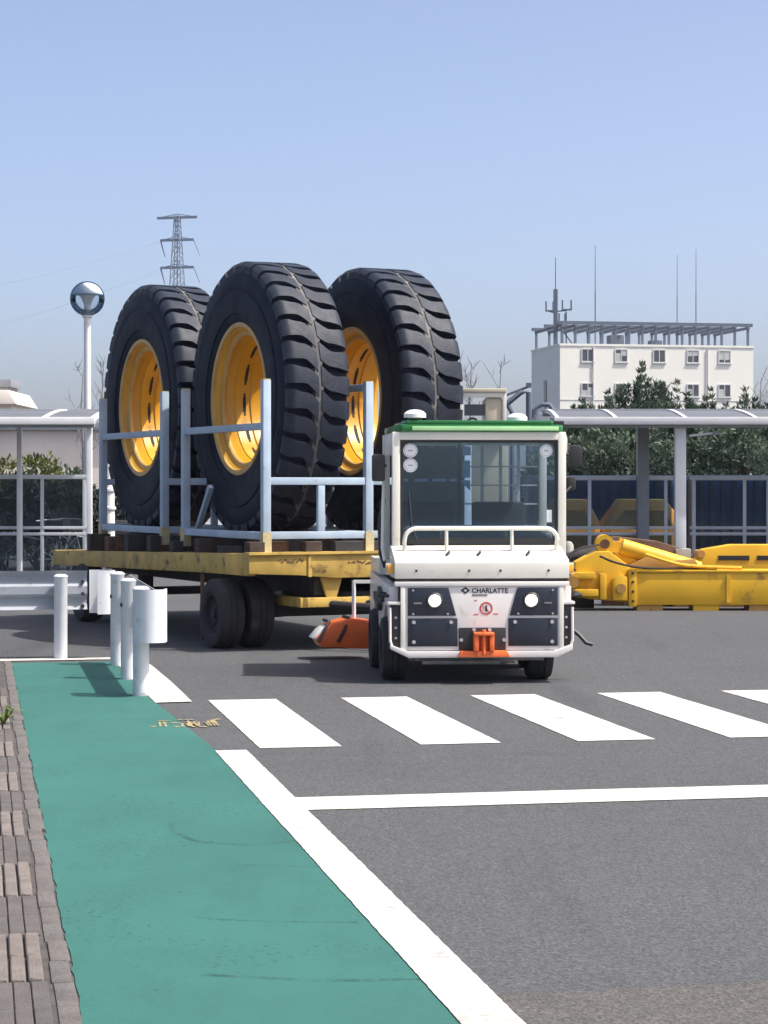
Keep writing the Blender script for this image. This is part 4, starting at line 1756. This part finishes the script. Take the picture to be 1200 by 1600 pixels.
# dark container row added behind the right panels to keep the panes dark
cn = thing('pane_backing', 'added dark navy container behind the right shelter panels', 'backing', (8.2, 39.0, 0), 0)
b = MB()
b.box(-5.6, 4.0, 0, 2.2, 0.1, 1.75)
b.build('body', pmat('backing_navy', (.022, .045, .095), .6, var=.15, scale=1), cn, bevel=.02)
b = MB()
x = -5.5
while x < 3.9:
    b.box(x, x + .09, -.03, 0.0, .2, 1.68)
    x += .2
b.build('corrugation', 'chassis', cn)

# bicycles inside the left shelter
def bicycle(label, loc, rz):
    t = thing('bicycle', label, 'bicycle', loc, rz, 'bicycles in the left shelter')
    for x in (-.52, .52):
        b = MB()
        b.lathe([(-.016, .315), (-.012, .335), (.012, .335), (.016, .315), (0, .305)], 32, lambda q, r, an: (x + r * math.cos(an), q, .335 + r * math.sin(an)), closed=True)
        w = b.build('wheel', 'tube_black', t)
        b = MB()
        for k in range(12):
            an = k * math.pi / 6
            b.cyl((x, 0, .335), (x + .31 * math.cos(an), 0, .335 + .31 * math.sin(an)), .003, n=4)
        b.cyl((x, -.04, .335), (x, .04, .335), .025, n=10)
        b.build('spokes', 'bike_silver', w)
    b = MB()
    b.tube([(-.52, 0, .335), (-.08, 0, .30), (.36, 0, .72), (.52, 0, .335)], .016, 7)
    b.tube([(-.08, 0, .30), (-.20, 0, .80)], .016, 7)
    b.tube([(-.18, 0, .72), (.36, 0, .62)], .014, 7)
    b.tube([(-.52, 0, .335), (-.18, 0, .70)], .010, 7)
    b.tube([(.36, 0, .72), (.33, 0, .95)], .014, 7)
    b.build('frame', 'bike_silver', t)
    b = MB()
    b.tube([(.22, -.27, .97), (.34, -.12, .99), (.34, .12, .99), (.22, .27, .97)], .012, 7)
    b.build('handlebar', 'bike_silver', t)
    b = MB()
    b.prism([(-.34, -.09), (-.12, -.04), (-.04, -.015), (-.04, .015), (-.12, .04), (-.34, .09)], xy, .80, .86)
    b.build('saddle', 'tube_black', t, bevel=.015)
    b = MB()
    b.box(.36, .66, -.15, .15, .74, .98)
    b.build('basket', 'tube_black', t, bevel=.02)
    return t


bicycle('silver bicycle with black basket under left shelter, beside the end post', (-4.98, 36.2, 0), R(20))
bicycle('silver bicycle in left shelter, near the picture edge', (-5.95, 36.3, 0), R(-15))
bicycle('third silver bicycle parked deeper behind the other two in left shelter', (-5.5, 37.0, 0), R(80))

wp = thing('ribbed_post', 'white ribbed post standing behind the rear end of the trailer', 'post', ((170 - 600) * 27.2 / 3370, 27.2, 0), 0)
b = MB()
b.lathe([(0, .085), (1.50, .072), (1.52, .05), (2.15, .034), (2.16, 0)], 20, axZ)
b.build('shaft', 'alu_white', wp)
b = MB()
for z in (.5, .75, 1.0, 1.25, 1.48):
    b.lathe([(z, .078), (z + .01, .092), (z + .04, .092), (z + .05, .078)], 20, axZ)
b.build('rib', 'guard', wp)

# ------------------------------------------------------------------ lamp post
lp = thing('street_lamp', 'tall street lamp with clear glass globe left of the tyres', 'street lamp', ((136.5 - 600) * 36.6 / 3370, 36.6, 0), 0)
b = MB()
b.lathe([(0, .10), (.5, .09), (.52, .066), (4.40, .060), (4.42, .085), (4.47, .085), (4.48, .12), (4.50, .12), (4.5, 0)], 24, axZ)
b.build('pole', 'alu_white', lp)
gc, grd = 4.735, .295
b = MB()
pr = []
for k in range(25):
    an = -math.pi / 2 + .30 + (math.pi - .30) * k / 24
    pr.append((gc + grd * math.sin(an), grd * math.cos(an)))
b.lathe(pr, 40, axZ)
b.build('globe', 'globe', lp)
b = MB()
b.lathe([(4.50, .07), (4.62, .055), (4.74, .10), (4.79, .145), (4.80, 0)], 24, axZ)
b.build('reflector_cone', 'alu', lp)
b = MB()
pr = [(gc + (grd - .02) * math.sin(a_), (grd - .02) * math.cos(a_)) for a_ in [R(15) + R(75) * k / 10 for k in range(11)]]
b.lathe(pr, 32, axZ)
b.build('reflector_hood', 'dome', lp)

# ------------------------------------------------------------------ planting behind the shelters
specs = [(945, 41.5, 3.35, 1.9), (1003, 43.0, 3.95, 1.5), (1062, 41.8, 3.55, 1.9), (1115, 42.6, 3.45, 1.9), (1165, 41.4, 3.40, 1.8), (905, 42.0, 3.2, 1.6), (1215, 42.2, 3.4, 2.0)]
lab = ['spiky dark evergreen left of the tallest conifer in front of the white building', 'tallest spiky conifer in front of the white building, twin pointed tips',
       'spiky evergreen just right of the tallest conifer', 'dark evergreen below the second window from right of the white building',
       'dark evergreen below the right edge of the white building', 'low evergreen right beside the tractor cab, leftmost of the row',
       'evergreen cut off by the right edge of the picture']
for i, (xp, d, H, W) in enumerate(specs):
    conifer(lab[i], ((xp - 600) * d / 3370, d, 0), H, W, 40 + i, 30 if i != 1 else 34)
for i, (xp, d, H) in enumerate(((937, 40.2, 2.75), (1010, 40.0, 2.7), (1085, 40.3, 2.75), (1160, 40.1, 2.7), (880, 40.5, 2.7))):
    L = ['dense green shrub behind left end of the right shelter', 'dense green shrub behind the grey shelter post', 'dense green shrub behind the white shelter post',
         'dense green shrub at the right side of the right shelter', 'dense green shrub hidden by the tractor pillar'][i]
    bush(L, ((xp - 600) * d / 3370, d, 0), 1.5, 1.0, H, 70 + i, 'leaf', 'shrub', 'shrub', .080)
bush('yellow green clipped bush behind the left shelter', ((62 - 600) * 40 / 3370, 40, 0), 1.0, .9, 2.1, 90)
bush('long dark low hedge behind the left shelter fence', ((70 - 600) * 38.8 / 3370, 38.8, 0), 4.6, .8, 1.62, 93, 'darkhedge', 'hedge', 'hedge', .10)
bush('darker green bush at the left picture edge behind the shelter', ((2 - 600) * 40.5 / 3370, 40.5, 0), 1.1, .9, 2.0, 91)
bush('bush behind the left shelter next to its end post', ((110 - 600) * 40.5 / 3370, 40.5, 0), .9, .9, 1.9, 92, 'leaf')
for i, (xp, d, ytop, L) in enumerate(((735, 50, 566, 'bare sapling poking up right of the rightmost giant tyre'), (781, 52, 572, 'thin bare sapling between crane cab and white building'),
                                     (128, 52, 578, 'bare twiggy tree behind the street lamp pole'), (160, 55, 572, 'bare twiggy tree between lamp pole and leftmost tyre'),
                                     (1188, 60, 590, 'bare sapling at right edge beside the white building'))):
    bare_tree(L, ((xp - 600) * d / 3370, d, 0), 1.55 + (760 - ytop) * d / 3370, 30 + i)
# weed at the edge of the pavement
wd = thing('weed', 'small green weed growing from the paving at the left edge', 'plant', UV(.16, 14.05, .02), 0)
r = random.Random(8)
vs_, fs, tn = [], [], []
for k in range(26):
    an = r.uniform(0, 6.28)
    L = r.uniform(.08, .20)
    d = Vector((math.cos(an), math.sin(an), 0))
    s_ = Vector((-d.y, d.x, 0)) * .011
    o = len(vs_)
    p1 = d * L * .4 + Vector((0, 0, L * .6))
    p2 = d * L + Vector((0, 0, L * .55))
    vs_ += [-s_ * .5, s_ * .5, p1 + s_, p1 - s_, p2]
    fs += [(o, o + 1, o + 2, o + 3), (o + 3, o + 2, o + 4)]
    tn += [r.random()] * 5
me = bpy.data.meshes.new('leaves')
me.from_pydata([tuple(p) for p in vs_], [], fs)
a_ = me.attributes.new('tone', 'FLOAT', 'POINT')
a_.data.foreach_set('value', tn)
me.materials.append(M['weed'])
put('leaves', me, wd)

# ------------------------------------------------------------------ background machine above the tractor roof
MY = 38.0
mk = MY / 3370
mc = thing('crane_cab', 'beige crane cab with dark window above the green tractor roof', 'machine', ((756 - 600) * mk, MY, 0), 0)
b = MB()
b.box(-.42, .42, 0, 1.6, .55, 2.35)
b.build('body', 'cab_beige', mc, bevel=.03)
for (x0, x1, z0, z1, nm) in ((-.42, -.36, 2.35, 3.20, 'cab_post'), (.34, .40, 2.35, 3.20, 'cab_post'), (-.36, .34, 3.12, 3.20, 'cab_roof_bar')):
    b = MB()
    b.box(x0, x1, .02, .09, z0, z1)
    b.build(nm, 'cream', mc, bevel=.01)
b = MB()
b.box(-.42, .40, .0, 1.3, 3.20, 3.28)
b.build('roof', 'cab_beige', mc, bevel=.02)
b = MB()
b.box(.02, .34, .05, 1.2, 2.35, 3.12)
b.build('cab_body', 'cab_beige', mc, bevel=.06)
b = MB()
b.box(-.34, .02, .10, .12, 2.80, 3.0)
b.build('window', 'win_glass', mc)
b = MB()
b.lathe([(-.02, .17), (.02, .17), (.02, .13), (-.02, .13)], 24, lambda q, r_, an: (-.2 + r_ * math.cos(an) * .8, q + .03, 2.60 + r_ * math.sin(an)), closed=True)
b.build('hose_reel', 'tube_black', mc)
b = MB()
b.box(-.05, .38, -.12, .0, 2.35, 2.52)
b.build('toolbox', pmat('terracotta', (.42, .17, .09), .7, var=.2), mc, bevel=.02)
b = MB()
for x in (-.36, .36):
    b.prism([(-.1, 0), (1.7, 0), (1.85, .25), (1.7, .5), (-.1, .5), (-.25, .25)], yz, x - .16, x + .16)
b.build('crawler', 'chassis', mc, bevel=.03)
gp = thing('pipe_gantry', 'dark bent pipe gantry left of the white building', 'gantry', ((815 - 600) * 46 / 3370, 46, 0), 0)
s46 = 46 / 3370


def P46(x, y):
    return ((x - 815) * s46, 0, 1.55 + (760 - y) * s46)


b = MB()
b.tube([P46(826, 880), P46(826, 613), P46(814, 613), P46(790, 633), P46(780, 640)], .06, 10)
b.build('pipe', 'frame_blue', gp)
b = MB()
b.bar(P46(826, 604), P46(790, 618), .05)
b.bar(P46(822, 602), P46(830, 602), .12, .1)
b.build('bracket', 'frame_blue', gp)
b = MB()
b.tube([P46(793, 632), P46(800, 645), P46(800, 880)], .05, 8)
b.tube([P46(835, 880), P46(835, 640), P46(846, 632), P46(858, 632), P46(868, 645)], .05, 8)
b.build('lower_pipe', 'frame_blue', gp)
ht = thing('hopper', 'grey sloped hopper between the tractor roof and right shelter', 'hopper', ((853 - 600) * 44 / 3370, 44, 0), 0)
b = MB()
b.prism([(-.25, 1.5), (.3, 1.5), (.32, 2.85), (.2, 3.02), (-.15, 3.06), (-.25, 2.9)], xz, 0, .8)
b.build('bin', 'alu_grey', ht, bevel=.03)
b = MB()
for x in (-.2, .24):
    for y in (.05, .7):
        b.box(x - .04, x + .04, y, y + .08, 0, 1.5)
b.build('leg', 'alu_grey', ht)

# ------------------------------------------------------------------ far buildings
BD = 180.0
bs = BD / 3370
BA = R(11)
bx = (875 - 600) * bs
wb = thing('office_building', 'white two window row office block with steel frame on its roof', 'building', (bx, BD, 0), BA)
BWid, BDep, BH = 17.0, 9.2, 1.55 + 220 * bs
b = MB()
b.box(0, BWid, 0, BDep, 0, BH)
wall = b.build('wall', 'bldg', wb)
b = MB()
b.box(-.06, BWid + .06, -.06, .25, BH + .001, BH + .18)
b.box(-.06, .25, .25, BDep + .06, BH + .001, BH + .18)
b.box(BWid - .25, BWid + .06, .25, BDep + .06, BH + .001, BH + .18)
b.build('parapet', 'bldg', wb)
b = MB()
b.box(-.02, BWid + .02, -.03, -.002, BH - 5.35 * .85, BH - 5.35 * .85 + .05)
b.build('floor_joint', 'bldg_trim', wall)
for row, yp in enumerate((555.5, 609)):
    for col_, xp in enumerate((918.5, 971.5, 1032, 1086, 1137)):
        wx = (xp - 875) * bs / math.cos(BA) * 1.012
        wz = 1.55 + (760 - yp) * bs * 1.004
        w2, h2 = .56, .56
        b = MB()
        b.box(wx - w2, wx + w2, -.07, -.002, wz - h2, wz - h2 + .08)
        b.box(wx - w2, wx + w2, -.07, -.002, wz + h2 - .08, wz + h2)
        b.box(wx - w2, wx - w2 + .08, -.07, -.002, wz - h2 + .08, wz + h2 - .08)
        b.box(wx + w2 - .08, wx + w2, -.07, -.002, wz - h2 + .08, wz + h2 - .08)
        b.box(wx - .03, wx + .03, -.06, -.002, wz - h2 + .08, wz + h2 - .08)
        wf = b.build('window', 'win_frame', wb, smooth=False)
        rr = random.Random(row * 10 + col_)
        for sgn in (-1, 1):
            x0, x1 = (wx - w2 + .08, wx - .03) if sgn < 0 else (wx + .03, wx + w2 - .08)
            b = MB()
            b.box(x0, x1, -.03, -.004, wz - h2 + .08, wz + h2 - .08)
            b.build('pane', 'win_glass', wf, smooth=False)
            if rr.random() < .75:
                b = MB()
                zz = wz + rr.uniform(-.3, .3)
                if rr.random() < .5:
                    b.box(x0 + .02, x1 - .02, -.036, -.031, zz, wz + h2 - .1)
                else:
                    b.box(x0 + .02, x1 - .02, -.036, -.031, wz - h2 + .1, zz)
                b.build('blind', 'blind', wf, smooth=False)
        b = MB()
        b.box(wx - w2 - .05, wx + w2 + .05, -.12, -.002, wz - h2 - .07, wz - h2 - .002)
        b.build('sill', 'bldg_trim', wf, smooth=False)
b = MB()
b.box(-.08, -.003, 4.2, 4.9, 1.55 + 100 * bs, 1.55 + 170 * bs)
b.build('side_window', 'win_glass', wb, smooth=False)
for x in (2.85, 12.9):
    b = MB()
    b.cyl((x, -.09, 0), (x, -.09, BH - .1), .055, n=8)
    b.build('drain_pipe', 'bldg_trim', wb)
# roof frame
FZ = 1.55 + 250 * bs
fr_ = thing('roof_frame', 'blue grey steel frame standing on the white building roof', 'steel frame', (bx, BD, BH), BA)
fz = FZ - BH
for j in range(15):
    x = .3 + j * (BWid - .6) / 14
    for y in (.5, BDep - .5):
        b = MB()
        b.box(x - .09, x + .09, y - .09, y + .09, .002, fz)
        b.build('column', 'frame_blue', fr_, smooth=False)
    b = MB()
    b.box(x - .10, x + .10, .3, BDep - .3, fz + .001, fz + .22)
    b.build('rafter', 'frame_blue', fr_, smooth=False)
for y in (.5, BDep - .5, BDep / 2):
    b = MB()
    b.box(-.1, BWid + .1, y - .12, y + .12, fz + .2201, fz + .50)
    b.build('purlin', 'frame_blue', fr_, smooth=False)
b = MB()
b.box(5.0, 6.2, 2.0, 3.2, .002, 1.1)
b.box(8.6, 9.6, 2.0, 3.0, .002, .7)
b.build('roof_unit', 'frame_blue', fr_, bevel=.05)


def mast(label, xp, ytop, d, r0, base=BH):
    r0 *= .7
    t = thing('antenna_mast', label, 'antenna', ((xp - 600) * d / 3370, d, base), 0, 'thin masts on the white building')
    H = 1.55 + (760 - ytop) * d / 3370 - base
    b = MB()
    b.tube([(0, 0, 0), (0, 0, H * .55)], r0, 8)
    b.build('mast', 'frame_blue', t)
    b = MB()
    b.cyl((0, 0, H * .55), (0, 0, H), r0 * .8, r0 * .45, n=6)
    b.build('whip', 'frame_blue', t)
    return t


mast('thin whip antenna above the second window of the white building roof', 930, 383, 184, .075)
mast('thin whip antenna above the fourth window, shorter of the right pair', 1058, 398, 187, .06)
mast('thin whip antenna at right, taller of the right pair', 1087.5, 390, 186, .065)
am = mast('thick radio mast with side arms at the left corner of the white building', 868, 402, 182, .10)
b = MB()
b.box(-.17, .17, -.17, .17, 0, 1.55 + (760 - 452) * 182 / 3370 - BH)
b.build('mast_column', 'frame_blue', am)
for (dx, z0, w) in ((-.5, 2.9, .35), (.95, 3.0, .42), (.55, 1.9, .3)):
    b = MB()
    b.bar((0, 0, z0), (dx, 0, z0 + .1), .10)
    b.box(dx - w, dx + w, -.2, .2, z0 + .1, z0 + .22)
    b.box(dx - w, dx - w + .1, -.2, .2, z0 + .22, z0 + .95)
    b.box(dx + w - .1, dx + w, -.2, .2, z0 + .22, z0 + .95)
    b.build('side_arm', 'frame_blue', am, smooth=False)
b = MB()
b.bar((.15, 0, 2.0), (1.4, 0, .3), .10)
b.bar((.9, 0, 0), (.9, 0, 3.0), .10)
b.build('stay', 'frame_blue', am)

# left background: beige wall building and a house
bw = thing('warehouse', 'long beige warehouse wall behind the left shelter', 'building', (-9.6, 62, 0), R(3))
b = MB()
b.box(-8, 5.0, 0, 9, 0, 3.15)
w_ = b.build('wall', 'beige_wall', bw)
b = MB()
b.box(-8.2, 5.1, -.2, 9.2, 3.151, 3.40)
b.build('roof', 'grey_roof', bw, bevel=.03)
b = MB()
for x in (-6.5, -4.0, -1.5, 1.0, 3.5):
    b.box(x - .04, x + .04, -.03, -.002, .05, 3.1)
b.build('wall_joint', 'bldg_trim', w_)
hs = thing('house', 'beige house with small grey top roof at the far left edge', 'building', ((2 - 600) * 95 / 3370, 95, 0), 0)
s95 = 95 / 3370
b = MB()
b.box(-4.0, .45, 0, 5, 0, 1.55 + 128 * s95)
b.build('wall', 'beige_wall', hs)
b = MB()
zr = 1.55 + 128 * s95
b.prism([(-4.3, zr + .001), (.75, zr + .001), (.35, zr + .62), (-3.6, zr + .62)], xz, -.4, 5.4)
rf = b.build('roof', 'beige_wall', hs, bevel=.03)
b = MB()
b.box(-2.2, .22, .6, 3, zr + .621, zr + .80)
b.box(-2.3, .34, .5, 3.1, zr + .801, zr + 1.15)
b.build('roof_turret', 'grey_roof', rf, bevel=.03)

# ------------------------------------------------------------------ pylon and wires
PD = 300.0
ps = PD / 3370
py = thing('power_pylon', 'faint lattice power pylon with three cross arms behind the tyres', 'pylon', ((277 - 600) * ps, PD, 0), R(-14))


def pz(y):
    return 1.55 + (760 - y) * ps


b = MB()
zt0 = pz(336)
def hw(z):
    return .32 + (zt0 - z) * .050
lv = [0, 6, 12, 18, 23, 27, pz(437), pz(420), pz(398), pz(377), pz(358), zt0]
for sx in (-1, 1):
    for sy in (-1, 1):
        for za, zb in zip(lv[:-1], lv[1:]):
            b.bar((sx * hw(za), sy * hw(za), za), (sx * hw(zb), sy * hw(zb), zb), .11)
b.build('leg', 'steel_far', py)
b = MB()
for za, zb in zip(lv[:-1], lv[1:]):
    for sy in (-1, 1):
        b.bar((-hw(za), sy * hw(za), za), (hw(zb), sy * hw(zb), zb), .07)
        b.bar((hw(za), sy * hw(za), za), (-hw(zb), sy * hw(zb), zb), .07)
        b.bar((sy * hw(za), -hw(za), za), (sy * hw(zb), hw(zb), zb), .07)
b.build('lattice', 'steel_far', py)
b = MB()
b.cyl((0, 0, 20), (0, 0, zt0), .09, n=6)
b.build('ladder', 'steel_far', py)
for yp, hwid in ((340, 2.95), (375, 2.45), (418, 2.45)):
    b = MB()
    b.bar((-hwid, 0, pz(yp)), (hwid, 0, pz(yp)), .30, .34)
    b.bar((-hwid, 0, pz(yp)), (0, 0, pz(yp) + .5), .10)
    b.bar((hwid, 0, pz(yp)), (0, 0, pz(yp) + .5), .10)
    arm = b.build('cross_arm', 'steel_far', py)
    if yp != 340:
        for x in (-hwid, hwid):
            b = MB()
            b.cyl((x, 0, pz(yp)), (x + .9 * (1 if x > 0 else .7), 0, pz(yp) - 2.3), .12, .06, n=6)
            b.build('insulator', 'steel_far', arm)
for (xa, ya, xb, yb_, d2) in ((249, 378, -300, 470, 230), (249, 421, -300, 560, 230), (251, 425, -300, 545, 240)):
    w_ = MB()
    pts = []
    for k in range(25):
        t = k / 24
        d = PD + (d2 - PD) * t
        xp = xa + (xb - xa) * t
        yp = ya + (yb_ - ya) * t + 25 * math.sin(t * math.pi)
        pts.append(((xp - 600) * d / 3370, d, 1.55 + (760 - yp) * d / 3370))
    w_.tube(pts, .018, 5)
    o = w_.build('power_line', 'wire')
    tag(o, 'faint power line running left from the pylon %s cross arm' % ('middle' if ya == 378 else ('lower' if ya == 421 else 'lowest')), 'power line', 'power lines from the pylon')

# ------------------------------------------------------------------ air
hz = MB()
hz.box(-950, 950, -80, 1650, -1, 46)
hm = bpy.data.materials.new('haze_air')
hm.use_nodes = True
hn = hm.node_tree
hn.nodes.clear()
ho = hn.nodes.new('ShaderNodeOutputMaterial')
hv = hn.nodes.new('ShaderNodeVolumePrincipled')
hv.inputs['Color'].default_value = (.80, .88, 1, 1)
hv.inputs['Density'].default_value = .00018
hn.links.new(hv.outputs[0], ho.inputs['Volume'])
ha = hz.build('haze', hm, smooth=False)
tag(ha, 'thin pale summer haze over the yard', 'haze', kind='stuff')
